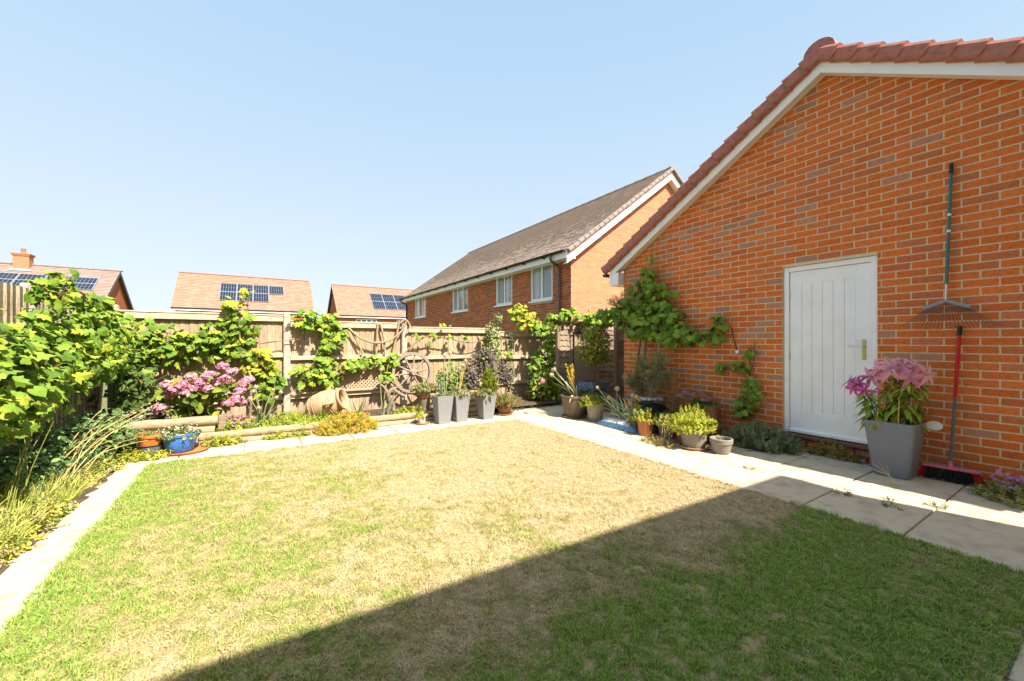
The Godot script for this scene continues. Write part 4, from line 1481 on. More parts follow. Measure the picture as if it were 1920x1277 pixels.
const YELLOW_LEAF := [Color(0.4, 0.39, 0.05), Color(0.32, 0.35, 0.045), Color(0.47, 0.42, 0.06), Color(0.25, 0.3, 0.045)]
const GREY_LEAF := [Color(0.24, 0.28, 0.18), Color(0.19, 0.23, 0.135), Color(0.29, 0.32, 0.22)]
const MID_LEAF := [Color(0.14, 0.22, 0.04), Color(0.18, 0.26, 0.05), Color(0.11, 0.18, 0.035)]
func log_tube(t: Node3D, a: Vector3, b: Vector3, r: float) -> void:
	var mb := MB.new()
	var pts := []
	var rs := []
	for i in 9:
		var f := i / 8.0
		pts.append(a.lerp(b, f) + V(0, rr(-0.006, 0.006), rr(-0.005, 0.005)))
		rs.append(r * rr(0.95, 1.05))
	mb.tube(pts, rs, 12)
	part(t, "log", mb, M.log)
func plant(called: String, label: String, at: Vector3, cat := "plant", group := "") -> Node3D:
	return thing(called, label, cat, at, group)
func back_bed() -> void:
	rng.seed = 606
	var e := thing("log_edging", "low edging of peeled logs along the bed behind the lawn", "edging", V(0.8, 0, -6.17))
	for q in [[-0.62, 0.10, -6.17], [0.105, 1.12, -6.165], [1.125, 2.02, -6.17], [2.025, 3.3, -6.175]]:
		log_tube(e, V(q[0], 0.105, q[2]), V(q[1], 0.105, q[2]), 0.052)
	for q in [[-0.7, 0.62], [0.63, 1.9], [1.91, 3.3]]: log_tube(e, V(q[0], 0.012, -6.135), V(q[1], 0.012, -6.135), 0.05)
	for k in 3: log_tube(e, V(2.35, 0.2 + k * 0.09, -6.22), V(3.35, 0.2 + k * 0.09, -6.22), 0.046)
	var stack := thing("log_edging", "taller stack of three peeled logs holding up the hydrangea's bed", "edging", V(-0.9, 0, -6.28))
	log_tube(stack, V(-1.5, 0.05, -6.26), V(-0.42, 0.05, -6.26), 0.058)
	log_tube(stack, V(-1.5, 0.165, -6.27), V(-0.47, 0.165, -6.27), 0.058)
	log_tube(stack, V(-1.5, 0.285, -6.28), V(-0.44, 0.285, -6.28), 0.062)
	var po := MB.new()
	po.bx(-0.44, -0.36, 0.0, 0.33, -6.42, -6.34, 0.006)
	part(stack, "post", po, M.grey_board[0])
	# hydrangea
	var h := plant("hydrangea", "hydrangea bush with mauve pink mophead flowers above the stacked logs", V(-0.66, 0.3, -6.62), "shrub")
	var st := MB.new()
	for k in 9:
		var a := rr(0, TAU)
		cane(st, [V(-0.66, 0.3, -6.62), V(-0.66 + cos(a) * 0.2, 0.5, -6.62 + sin(a) * 0.12), V(-0.66 + cos(a) * 0.42, rr(0.6, 0.85), -6.62 + sin(a) * 0.25)], 0.009, 0.005)
	part(h, "stem", st, M.cane)
	var xs := []
	blob(xs, V(-0.66, 0.58, -6.60), V(0.50, 0.27, 0.30), 230, 0.08, 0.13, [Color(0.14, 0.21, 0.03), Color(0.2, 0.25, 0.035), Color(0.1, 0.16, 0.025), Color(0.27, 0.27, 0.04)], V(0, 0.4, 0.5), 0.3)
	foliage(h, "leaf", "foliage", [L.round], xs, M.leaf, 60)
	for q in [[-0.17, 0.70], [-0.30, 0.86], [-0.40, 0.93], [-0.52, 0.83], [-0.36, 0.77], [-0.22, 0.60], [-0.25, 0.50], [-0.34, 0.45], [-0.47, 0.72], [-0.62, 0.74], [-0.72, 0.80], [-0.80, 0.72], [-0.68, 0.66], [-0.88, 0.66], [-0.95, 0.72], [-0.92, 0.60], [-1.02, 0.45], [-1.04, 0.38], [-0.56, 0.66], [-0.12, 0.74], [-0.75, 0.62], [-0.2, 0.43]]:
		var fh := MB.new()
		var c := V(q[0], q[1] + 0.02, -6.33 - absf(q[0] + 0.6) * 0.25 + rr(-0.06, 0.06))
		var pinks := [Color(0.50, 0.20, 0.31), Color(0.42, 0.14, 0.24), Color(0.60, 0.33, 0.40), Color(0.50, 0.28, 0.30)]
		for k in 58:
			var d := (rv() + V(0, 0.5, 0.35)).normalized()
			fh.col = pinks[rng.randi() % 4] * rr(0.85, 1.15)
			fh.blend(L.floret, aim2(c + d * V(0.07, 0.05, 0.066) * rr(0.75, 1.15), d + rv() * 0.5, rr(0.032, 0.05)))
		part(h, "flower_head", fh, M.petal)
	# dark shrub beside it
	var ds := plant("leafy_shrub", "dark green shrub with broad leaves between hydrangea and the corner vine", V(-1.3, 0.3, -6.75), "shrub")
	xs = []
	blob(xs, V(-1.28, 0.62, -6.72), V(0.42, 0.40, 0.28), 330, 0.06, 0.11, DARK_LEAF + [Color(0.1, 0.15, 0.03)], V(0, 0.4, 0.5), 0.2)
	blob(xs, V(-1.2, 0.40, -6.5), V(0.38, 0.10, 0.14), 150, 0.03, 0.06, GREY_LEAF, V(0, 0.5, 0.4), 0.1)
	foliage(ds, "leaf", "foliage", [L.oval], xs, M.leaf, 50)
	st = MB.new()
	for k in 7: cane(st, [V(-1.3, 0.3, -6.75), V(-1.3 + rr(-0.2, 0.2), 0.6, -6.75 + rr(-0.1, 0.1)), V(-1.3 + rr(-0.4, 0.4), rr(0.8, 1.0), -6.72 + rr(-0.1, 0.15))], 0.009, 0.004)
	part(ds, "stem", st, M.cane)
	# ground cover in the low bed
	var gc := plant("ground_cover", "bright green ground cover with small pink flowers behind the log edging", V(0.2, 0.1, -6.6), "ground cover")
	xs = []
	for k in 26:
		tuft_xs(xs, V(rr(-0.35, 0.95), 0.1, rr(-7.0, -6.28)), V(0.16, rr(0.05, 0.13), 0.16), 50, 0.06, 0.11, [Color(0.32, 0.38, 0.06), Color(0.24, 0.33, 0.05), Color(0.4, 0.42, 0.07)], 0.6)
	foliage(gc, "leaf", "foliage", [L.herb], xs, M.leaf)
	xs = []
	for k in 40: xs.append([aim2(V(rr(-0.35, -0.02), rr(0.17, 0.28), rr(-6.5, -6.28)), (V(0, 1, 0.4) + rv() * 0.4).normalized(), rr(0.025, 0.035)), Color(0.5, 0.18, 0.33)])
	foliage(gc, "flower", "flowers", [L.floret], xs, M.petal)
	var seed_h := mt(0.50, 0.40, 0.28, 0.95)
	var strap := tinted(M.blade, Color(0.15, 0.2, 0.12))
	var al := plant("allium_clump", "grey green allium clump with pale seed heads behind the log edging", V(0.0, 0.1, -6.5), "plant")
	for k in 9: blade(al, "leaf", V(rr(-0.05, 0.08), 0.1, -6.48 + rr(-0.05, 0.05)), V(rr(-0.12, 0.32), rr(0.34, 0.52), -6.45 + rr(-0.1, 0.1)), 0.02, rr(0.009, 0.014), strap)
	allium(al, V(0.03, 0.1, -6.5), [V(-0.06, 0.60, -6.5), V(-0.04, 0.65, -6.5), V(-0.1, 0.50, -6.48), V(0.16, 0.60, -6.5), V(0.26, 0.57, -6.46), V(0.2, 0.50, -6.44), V(0.42, 0.52, -6.5), V(0.0, 0.38, -6.4)], M.stalk, 0.033, seed_h)
	var ir := plant("iris_clump", "strap leaved clump with one tall seed stalk between amphora and wagon wheel", V(1.7, 0.1, -6.5), "plant")
	for k in 8: blade(ir, "leaf", V(1.68 + rr(-0.06, 0.06), 0.1, -6.5 + rr(-0.05, 0.05)), V(1.68 + rr(-0.22, 0.36), rr(0.16, 0.58), -6.42 + rr(-0.1, 0.12)), rr(0.01, 0.05), rr(0.010, 0.016), strap)
	for k in 5: blade(ir, "leaf", V(1.32 + rr(-0.06, 0.06), 0.1, -6.6), V(1.32 + rr(-0.1, 0.12), rr(0.34, 0.44), -6.58), 0.0, 0.018, tinted(M.blade, Color(0.1, 0.17, 0.05)))
	allium(ir, V(1.66, 0.1, -6.5), [V(1.64, 0.83, -6.5), V(1.74, 0.62, -6.5)], M.stalk, 0.028, seed_h)
	# amphora lying on its side
	var am := thing("amphora", "large pale terracotta amphora lying tilted in the flower bed", "jar", V(0.9, 0.1, -6.62))
	var ax := V(0.80, 0.34, 0.50).normalized()
	var sd := ax.cross(Vector3.UP).normalized()
	var fr := Transform3D(Basis(sd, ax, sd.cross(ax)), V(0.66, 0.235, -6.74))
	var mb := MB.new()
	mb.lathe([Vector2(0, -0.05), Vector2(0.08, -0.045), Vector2(0.135, -0.01), Vector2(0.178, 0.07), Vector2(0.205, 0.16), Vector2(0.215, 0.25), Vector2(0.208, 0.33), Vector2(0.18, 0.41), Vector2(0.155, 0.45), Vector2(0.15, 0.475), Vector2(0.165, 0.50), Vector2(0.172, 0.515), Vector2(0.165, 0.53), Vector2(0.145, 0.53), Vector2(0.125, 0.50), Vector2(0.12, 0.44), Vector2(0.165, 0.33), Vector2(0.15, 0.15), Vector2(0.0, 0.03)], 36, fr)
	for y in [0.06, 0.13, 0.36, 0.39]:
		var ring := []
		var rad: float = {0.06: 0.176, 0.13: 0.198, 0.36: 0.200, 0.39: 0.190}[y]
		for k in 29: ring.append(fr * V(cos(TAU * k / 28) * rad, y, sin(TAU * k / 28) * rad))
		mb.tube(ring, [0.006], 5, false)
	part(am, "body", mb, M.jar)
	for s in [-1.0, 1.0]:
		var hm := MB.new()
		cane(hm, [fr * V(s * 0.165, 0.43, 0), fr * V(s * 0.235, 0.44, 0), fr * V(s * 0.25, 0.37, 0), fr * V(s * 0.20, 0.31, 0)], 0.02, 0.02, 8)
		part(am, "handle", hm, M.jar)
	# golden mound spilling over the logs
	var gm := plant("golden_mound", "golden yellow heather like mound spilling over the log edging", V(1.07, 0.0, -6.02), "shrub")
	xs = []
	tuft_xs(xs, V(1.05, 0.0, -6.04), V(0.40, 0.27, 0.26), 900, 0.05, 0.09, [Color(0.6, 0.45, 0.06), Color(0.5, 0.43, 0.06), Color(0.68, 0.48, 0.09), Color(0.4, 0.4, 0.06), Color(0.62, 0.36, 0.07)], 0.9)
	foliage(gm, "shoot", "foliage", [L.conifer], xs, M.leaf)
	# trellis, rope, wheel, old stump
	var tl := thing("lattice_trellis", "small diamond lattice trellis panel fixed low on the fence", "trellis", V(1.2, 0.45, ZF + 0.05))
	for k in 30:
		for s in [-1.0, 1.0]:
			var x := 0.44 + k * 0.062
			var a := V(x, 0.46, ZF + 0.045 + (0.008 if s > 0 else 0.0))
			var b := a + V(s * 0.33, 0.33, 0)
			if b.x < 0.42 or b.x > 2.2 or a.x < 0.42:
				continue
			var sl := MB.new()
			var d := (b - a).normalized()
			sl.box(Transform3D(Basis(d, V(0, 0, 1).cross(d), V(0, 0, 1)), (a + b) / 2), V((b - a).length(), 0.022, 0.007))
			part(tl, "slat", sl, M.trellis)
	for y in [0.455, 0.80]:
		var r := MB.new()
		r.bx(0.42, 2.2, y - 0.016, y + 0.016, ZF + 0.058, ZF + 0.078, 0.003)
		part(tl, "trellis_rail", r, M.trellis)
	var rp := thing("rope_swag", "thick hemp rope looped in a swag across the fence top", "rope", V(1.8, 1.0, ZF + 0.09))
	var loops := [[V(1.28, 1.50, ZF + 0.07), V(1.45, 1.34, ZF + 0.10), V(1.72, 1.25, ZF + 0.11), V(2.0, 1.32, ZF + 0.10), V(2.2, 1.50, ZF + 0.09), V(2.25, 1.63, ZF + 0.085)],
		[V(1.28, 1.52, ZF + 0.06), V(1.40, 1.3, ZF + 0.07), V(1.5, 1.08, ZF + 0.08)], [V(1.76, 1.59, ZF + 0.055), V(1.74, 1.35, ZF + 0.07), V(1.73, 1.05, ZF + 0.07)], [V(1.80, 1.59, ZF + 0.055), V(1.86, 1.35, ZF + 0.07), V(1.88, 1.05, ZF + 0.07)], [V(2.14, 1.64, ZF + 0.06), V(2.08, 1.35, ZF + 0.07), V(2.0, 1.0, ZF + 0.075)], [V(2.16, 1.6, ZF + 0.075), V(2.24, 1.67, ZF + 0.08), V(2.33, 1.55, ZF + 0.075), V(2.26, 1.42, ZF + 0.1)]]
	for q in loops:
		var cv := Curve3D.new()
		for i in q.size():
			var tn: Vector3 = (q[mini(i + 1, q.size() - 1)] - q[maxi(i - 1, 0)]) / 6.0
			cv.add_point(q[i], -tn, tn)
		var len_ := cv.get_baked_length()
		var rm := MB.new()
		for strand in 3:
			var pts := []
			var n := int(len_ / 0.012)
			for i in n + 1:
				var s := len_ * i / n
				var p := cv.sample_baked(s, true)
				var d := (cv.sample_baked(minf(s + 0.01, len_), true) - cv.sample_baked(maxf(s - 0.01, 0), true)).normalized()
				var u := d.cross(V(0.1, 0.2, 1)).normalized()
				var w := d.cross(u)
				var a := s * 70.0 + strand * TAU / 3
				pts.append(p + (u * cos(a) + w * sin(a)) * 0.0095)
			rm.tube(pts, [0.0105], 5)
		part(rp, "rope", rm, M.rope)
	var wh := thing("wagon_wheel", "weathered wooden wagon wheel leaning on the fence post", "wheel", V(2.32, 0.36, -7.02))
	var hub := V(2.32, 0.72, -7.02)
	var rim := MB.new()
	var wn := 40
	for k in wn:
		var a0 := TAU * k / wn
		var a1 := TAU * (k + 1) / wn
		for q in [[0.365, 0.365, 0.03, -0.03], [0.318, 0.365, 0.03, 0.03], [0.318, 0.318, -0.03, 0.03]]:
			rim.out([hub + V(cos(a0) * q[0], sin(a0) * q[0], q[2]), hub + V(cos(a0) * q[1], sin(a0) * q[1], q[3]), hub + V(cos(a1) * q[1], sin(a1) * q[1], q[3]), hub + V(cos(a1) * q[0], sin(a1) * q[0], q[2])], hub + V(cos(a0), sin(a0), 0) * (0.342 if q[0] != 0.318 or q[1] != 0.318 else 0.5) - V(0, 0, 0.2 if q[0] != q[1] else 0.0))
	part(wh, "rim", rim, M.wheel)
	for k in 10:
		var a := TAU * k / 10 + 0.16
		var sp := MB.new()
		sp.tube([hub + V(cos(a) * 0.05, sin(a) * 0.05, 0), hub + V(cos(a) * 0.2, sin(a) * 0.2, 0), hub + V(cos(a) * 0.325, sin(a) * 0.325, 0)], [0.019, 0.015, 0.013], 7)
		part(wh, "spoke", sp, M.wheel)
	var hb := MB.new()
	hb.lathe([Vector2(0, -0.06), Vector2(0.05, -0.06), Vector2(0.062, -0.02), Vector2(0.062, 0.03), Vector2(0.046, 0.08), Vector2(0.044, 0.105), Vector2(0.02, 0.11), Vector2(0.0, 0.10)], 16, Transform3D(Basis(Vector3.RIGHT, Vector3.BACK, Vector3.DOWN), hub))
	part(wh, "hub", hb, M.wheel)
	var vt := thing("vine_stump", "gnarled grey vine stump twisting beside the wagon wheel", "stump", V(1.98, 0.1, -6.85))
	mb = MB.new()
	cane(mb, [V(1.85, 0.06, -6.9), V(1.88, 0.22, -6.86), V(1.85, 0.38, -6.84), V(1.92, 0.46, -6.84), V(2.0, 0.40, -6.8), V(2.12, 0.33, -6.78)], 0.045, 0.028, 9)
	cane(mb, [V(1.85, 0.38, -6.84), V(1.80, 0.48, -6.87), V(1.74, 0.55, -6.9)], 0.035, 0.016, 7)
	cane(mb, [V(1.93, 0.08, -6.82), V(1.94, 0.18, -6.85), V(1.88, 0.3, -6.85)], 0.03, 0.03, 7)
	part(vt, "trunk", mb, M.bark)
	var sp2 := thing("wooden_stump", "short wooden block carrying the weathered bowl planter", "stump", V(2.36, 0.08, -6.42))
	mb = MB.new()
	mb.lathe([Vector2(0, 0.0), Vector2(0.13, 0.0), Vector2(0.125, 0.12), Vector2(0.135, 0.25), Vector2(0.12, 0.255), Vector2(0, 0.258)], 14, at_(V(2.36, 0.075, -6.42)))
	part(sp2, "block", mb, M.bark)
	saucer("terracotta saucer under the weathered bowl planter", V(2.36, 0.334, -6.42), 0.15, M.terracotta)
	pot("bowl_planter", "weathered brown bowl planter on a wooden block near the wagon wheel", V(2.36, 0.347, -6.42), 0.13, 0.19, 0.15, 0.025, M.tub_wood, {"cat": "planter"})
	var bp := plant("trailing_sedum", "pale green trailing sedum filling the weathered bowl planter", V(2.36, 0.47, -6.42))
	xs = []
	tuft_xs(xs, V(2.36, 0.46, -6.42), V(0.24, 0.13, 0.2), 320, 0.04, 0.075, [Color(0.3, 0.31, 0.13), Color(0.36, 0.33, 0.17), Color(0.22, 0.25, 0.08)], 1.0)
	foliage(bp, "leaf", "foliage", [L.mat], xs, M.leaf)
	var sc := plant("yellow_groundcover", "yellow green low plant below the weathered bowl planter", V(2.0, 0.1, -6.4))
	xs = []
	tuft_xs(xs, V(2.05, 0.1, -6.38), V(0.26, 0.12, 0.14), 210, 0.04, 0.08, YELLOW_LEAF, 0.9)
	foliage(sc, "leaf", "foliage", [L.mat], xs, M.leaf)
	# white pot and the three tall grey planters
	saucer("pale terracotta saucer under the little whitish pot", V(2.13, 0.006, -5.93), 0.105, M.old_terracotta)
	pot("flower_pot", "little whitish pot on a saucer beside the tall grey planters", V(2.11, 0.018, -5.93), 0.052, 0.068, 0.14, 0.03, M.white_pot, {"lipout": 0.006})
	var wpl := plant("pot_plant", "small yellow green plant in the little whitish pot", V(2.11, 0.13, -5.93))
	xs = []
	tuft_xs(xs, V(2.10, 0.12, -5.93), V(0.1, 0.09, 0.08), 90, 0.035, 0.06, YELLOW_LEAF, 1.0)
	foliage(wpl, "leaf", "foliage", [L.mat], xs, M.leaf)
	square_pot("tall_planter", "tall grey tapered planter of seeding alliums beside the whitish pot", V(2.42, 0.006, -5.86), Vector2(0.27, 0.27), Vector2(0.19, 0.19), 0.43, M.grey_planter, {"group": "tall grey planters"})
	square_pot("tall_planter", "tall grey tapered planter of alliums, second from the whitish pot", V(2.72, 0.006, -5.87), Vector2(0.26, 0.26), Vector2(0.18, 0.18), 0.43, M.grey_planter, {"group": "tall grey planters"})
	square_pot("tall_planter", "tall grey tapered planter holding an upright yellow green conifer", V(3.16, 0.006, -5.80), Vector2(0.27, 0.27), Vector2(0.18, 0.18), 0.44, M.grey_planter, {"group": "tall grey planters"})
	var a1 := plant("allium", "tall alliums with blue green leaves in the grey planter beside whitish pot", V(2.42, 0.4, -5.86))
	for k in 7: blade(a1, "leaf", V(2.43 + rr(-0.06, 0.06), 0.4, -5.86 + rr(-0.05, 0.05)), V(2.46 + rr(-0.14, 0.1), rr(0.62, 0.86), -5.86 + rr(-0.06, 0.06)), 0.0, 0.011, tinted(M.blade, Color(0.1, 0.17, 0.12)))
	allium(a1, V(2.47, 0.4, -5.86), [V(2.48, 1.06, -5.9), V(2.55, 1.10, -5.88), V(2.60, 1.14, -5.9)], M.stalk, 0.042, mt(0.55, 0.47, 0.33, 0.95))
	xs = []
	tuft_xs(xs, V(2.42, 0.4, -5.86), V(0.12, 0.07, 0.12), 80, 0.03, 0.06, [Color(0.25, 0.25, 0.06), Color(0.35, 0.25, 0.1), Color(0.16, 0.2, 0.06)], 1.0)
	foliage(a1, "leaf", "foliage", [L.mat], xs, M.leaf)
	var a2 := plant("allium", "browning alliums over pale dry leaves in the second grey planter", V(2.72, 0.4, -5.87))
	allium(a2, V(2.72, 0.4, -5.87), [V(2.70, 0.84, -5.84), V(2.77, 0.89, -5.86), V(2.84, 0.96, -5.9)], M.dry_stalk, 0.038, mt(0.52, 0.42, 0.27, 0.95))
	xs = []
	tuft_xs(xs, V(2.72, 0.4, -5.87), V(0.15, 0.16, 0.14), 170, 0.05, 0.1, [Color(0.42, 0.36, 0.2), Color(0.3, 0.28, 0.12), Color(0.16, 0.2, 0.08)], 1.0)
	foliage(a2, "leaf", "foliage", [L.herb], xs, M.leaf)
	var cf := plant("dwarf_conifer", "upright yellow green dwarf conifer in the third grey planter", V(3.16, 0.4, -5.80))
	xs = []
	for q in [[0.0, 0.40, 0.05], [0.05, 0.26, 0.05], [-0.05, 0.24, 0.05], [0.1, 0.2, 0.05], [0.02, 0.3, 0.07]]:
		for k in 75: xs.append([aim(V(3.2 + q[0] + rr(-q[2], q[2]), 0.4 + q[1] * rng.randf(), -5.80 + rr(-q[2], q[2])), rv(), V(rr(-0.3, 0.3), 1, rr(-0.3, 0.3)), rr(0.06, 0.1)), [Color(0.25, 0.29, 0.03), Color(0.3, 0.31, 0.035), Color(0.19, 0.25, 0.03)][k % 3]])
	foliage(cf, "shoot", "foliage", [L.conifer], xs, M.leaf)
	xs = []
	tuft_xs(xs, V(3.13, 0.40, -5.78), V(0.2, 0.1, 0.17), 190, 0.05, 0.09, [Color(0.16, 0.19, 0.08), Color(0.35, 0.2, 0.06), Color(0.2, 0.25, 0.1)], 1.2)
	foliage(cf, "leaf", "underplanting", [L.mat], xs, M.leaf)
	saucer("thin saucer under the round glazed brown pot", V(3.60, 0.006, -5.93), 0.135, M.old_terracotta)
	pot("flower_pot", "round glazed brown pot of drying herbs at the corner of the lawn", V(3.60, 0.018, -5.93), 0.085, 0.13, 0.19, 0.02, M.glazed_brown, {"bulge": 0.02})
	var dh := plant("drying_herb", "wispy drying herb in the round glazed brown pot", V(3.6, 0.18, -5.93))
	xs = []
	tuft_xs(xs, V(3.62, 0.18, -5.93), V(0.24, 0.2, 0.2), 300, 0.06, 0.12, [Color(0.33, 0.27, 0.12), Color(0.25, 0.24, 0.09), Color(0.4, 0.25, 0.08), Color(0.2, 0.22, 0.08)], 1.1)
	foliage(dh, "shoot", "foliage", [L.rosemary], xs, M.leaf)
	# shrubs against the fence
	var ps := plant("purple_shrub", "dusky purple leaved shrub in front of the fence", V(3.6, 0.05, -6.75), "shrub")
	xs = []
	for q in [[3.5, 0.75, 0.34, 0.34], [3.85, 0.7, 0.3, 0.33], [3.3, 0.62, 0.24, 0.26], [3.62, 0.98, 0.26, 0.2], [4.1, 0.62, 0.16, 0.22]]:
		blob(xs, V(q[0], q[1], -6.72), V(q[2], q[3], 0.22), 300, 0.045, 0.08, [Color(0.12, 0.085, 0.10), Color(0.15, 0.115, 0.12), Color(0.2, 0.17, 0.15), Color(0.17, 0.2, 0.08), Color(0.08, 0.055, 0.07)], V(0, 0.3, 0.5), 0.0)
	foliage(ps, "leaf", "foliage", [L.oval], xs, M.leaf)
	st = MB.new()
	for k in 9: cane(st, [V(3.6 + rr(-0.1, 0.1), 0.03, -6.75), V(3.6 + rr(-0.25, 0.25), 0.5, -6.75), V(3.65 + rr(-0.5, 0.5), rr(0.8, 1.1), -6.72 + rr(-0.1, 0.1))], 0.01, 0.004)
	part(ps, "stem", st, M.cane)
	var pt := plant("pale_shrub", "slender pale green shrub rising above the fence top", V(4.0, 0.05, -6.95), "shrub")
	xs = []
	for q in [[3.98, 1.35, 0.15, 0.3, 170], [4.06, 1.72, 0.06, 0.16, 50], [3.86, 1.5, 0.07, 0.16, 50], [4.02, 1.05, 0.2, 0.2, 120]]:
		blob(xs, V(q[0], q[1], -6.95), V(q[2], q[3], 0.12), int(q[4] * 1.6), 0.045, 0.075, [Color(0.3, 0.34, 0.15), Color(0.38, 0.39, 0.19), Color(0.2, 0.26, 0.1)], V(0, 0.3, 0.4), -0.5)
	foliage(pt, "leaf", "foliage", [L.oval], xs, M.leaf)
	st = MB.new()
	for k in 3: cane(st, [V(4.0, 0.03, -6.95), V(3.95 + k * 0.05, 0.8, -6.95), V(3.88 + k * 0.09, 1.75 - 0.1 * k, -6.95)], 0.012, 0.004)
	part(st_owner(pt), "stem", st, M.cane)
	var gs := plant("green_shrub", "small mid green shrub behind the tall grey planters", V(2.95, 0.05, -6.7), "shrub")
	xs = []
	blob(xs, V(2.95, 0.55, -6.7), V(0.3, 0.4, 0.2), 420, 0.05, 0.09, MID_LEAF, V(0, 0.3, 0.5), 0.0)
	foliage(gs, "leaf", "foliage", [L.oval], xs, M.leaf)
	var cl := plant("silver_climber", "thin silvery climber on the bare fence boards", V(4.52, 0.0, -7.12), "climber")
	xs = []
	blob(xs, V(4.5, 0.6, -7.13), V(0.07, 0.5, 0.04), 150, 0.035, 0.06, GREY_LEAF, V(0, 0.2, 0.6), 0.0)
	blob(xs, V(4.48, 1.25, -7.13), V(0.06, 0.25, 0.04), 70, 0.035, 0.06, [Color(0.08, 0.12, 0.06)], V(0, 0.2, 0.6), 0.0)
	foliage(cl, "leaf", "foliage", [L.oval], xs, M.leaf)
	var rb := plant("flowering_bush", "rounded green bush with a single pink flower beside the board screen", V(4.9, 0.0, -6.5), "shrub")
	xs = []
	for q in [[4.85, 0.42, 0.3, 0.32], [5.05, 0.3, 0.3, 0.28], [4.7, 0.35, 0.22, 0.28]]:
		blob(xs, V(q[0], q[1], -6.45), V(q[2], q[3], 0.24), 170, 0.06, 0.1, [Color(0.22, 0.26, 0.035), Color(0.1, 0.17, 0.03), Color(0.28, 0.28, 0.04), Color(0.07, 0.12, 0.025)], V(-0.2, 0.4, 0.5), 0.2)
	foliage(rb, "leaf", "foliage", [L.round], xs, M.leaf, 40)
	var pf := MB.new()
	for k in 7:
		var a := TAU * k / 7
		pf.blend(L.round, aim(V(4.62, 0.52, -6.18), V(-0.3, 0.4, 0.8) + V(cos(a), sin(a), 0) * 0.35, V(cos(a), sin(a), 0.2), 0.055))
	part(rb, "flower", pf, tinted(M.petal, Color(0.6, 0.16, 0.36)))
	var bg := plant("creeping_spurge", "low blue green creeping plant at the end of the back paving", V(4.25, 0.0, -6.3), "ground cover")
	xs = []
	for k in 9: tuft_xs(xs, V(4.0 + k * 0.1, 0.0, -6.32 + rr(-0.08, 0.1)), V(0.16, 0.1, 0.12), 40, 0.05, 0.09, [Color(0.15, 0.2, 0.14), Color(0.11, 0.16, 0.1), Color(0.2, 0.24, 0.12)], 1.2)
	foliage(bg, "shoot", "foliage", [L.rosemary], xs, M.leaf)
	# two pots at the other end of the paving
	pot("flower_pot", "grey plastic pot with the orange pot set inside it", V(-1.02, 0.006, -5.97), 0.10, 0.125, 0.12, 0.0, M.slate_planter, {"soil": false})
	pot("flower_pot", "orange terracotta pot standing inside a grey one by the logs", V(-1.02, 0.02, -5.97), 0.09, 0.12, 0.22, 0.035, M.orange_pot)
	var op := plant("pot_plant", "sparse drying plant in the orange pot by the logs", V(-1.02, 0.2, -5.97))
	xs = []
	tuft_xs(xs, V(-1.02, 0.2, -5.97), V(0.12, 0.07, 0.12), 90, 0.05, 0.09, [Color(0.3, 0.28, 0.08), Color(0.36, 0.3, 0.15), Color(0.18, 0.22, 0.06)], 0.9)
	foliage(op, "shoot", "foliage", [L.herb], xs, M.leaf)
	saucer("wide terracotta saucer under the blue glazed pot", V(-0.70, 0.006, -5.90), 0.205, M.terracotta)
	pot("flower_pot", "blue glazed pot of small white flowers beside the orange pot", V(-0.76, 0.018, -5.90), 0.105, 0.155, 0.215, 0.03, M.blue_pot, {"bulge": 0.012})
	var wf := plant("white_flowers", "white flowered bedding plant in the blue glazed pot", V(-0.76, 0.2, -5.9))
	xs = []
	tuft_xs(xs, V(-0.76, 0.2, -5.90), V(0.17, 0.10, 0.16), 170, 0.05, 0.08, [Color(0.14, 0.19, 0.05), Color(0.22, 0.25, 0.09), Color(0.4, 0.38, 0.24)], 1.0)
	foliage(wf, "leaf", "foliage", [L.mat], xs, M.leaf)
	xs = []
	for k in 34: xs.append([aim2(V(-0.76 + rr(-0.16, 0.16), 0.25 + rr(-0.02, 0.07), -5.9 + rr(-0.15, 0.15)), (V(0, 1, 0.3) + rv() * 0.5).normalized(), rr(0.018, 0.028)), Color(0.55, 0.53, 0.42)])
	foliage(wf, "flower", "flowers", [L.floret], xs, M.petal)
	var wd := plant("weed_patch", "yellow green weeds growing round the orange and blue pots", V(-0.9, 0, -6.08), "weeds")
	xs = []
	for q in [[-1.3, -5.95, 0.2], [-1.22, -6.08, 0.22], [-0.45, -6.02, 0.15], [-0.3, -6.05, 0.1], [0.2, -6.08, 0.06], [0.45, -6.08, 0.05], [-1.15, -5.8, 0.08], [-0.98, -5.75, 0.05]]:
		tuft_xs(xs, V(q[0], 0, q[1]), V(0.13, q[2], 0.07), 70, 0.05, 0.1, YELLOW_LEAF, 1.0)
	foliage(wd, "shoot", "foliage", [L.herb], xs, M.leaf)
func st_owner(n: Node3D) -> Node3D: return n
func aim2(p: Vector3, up: Vector3, s: float) -> Transform3D:
	var y := up.normalized()
	var x := y.cross(rv()).normalized()
	return Transform3D(Basis(x, y, x.cross(y)) * s, p)
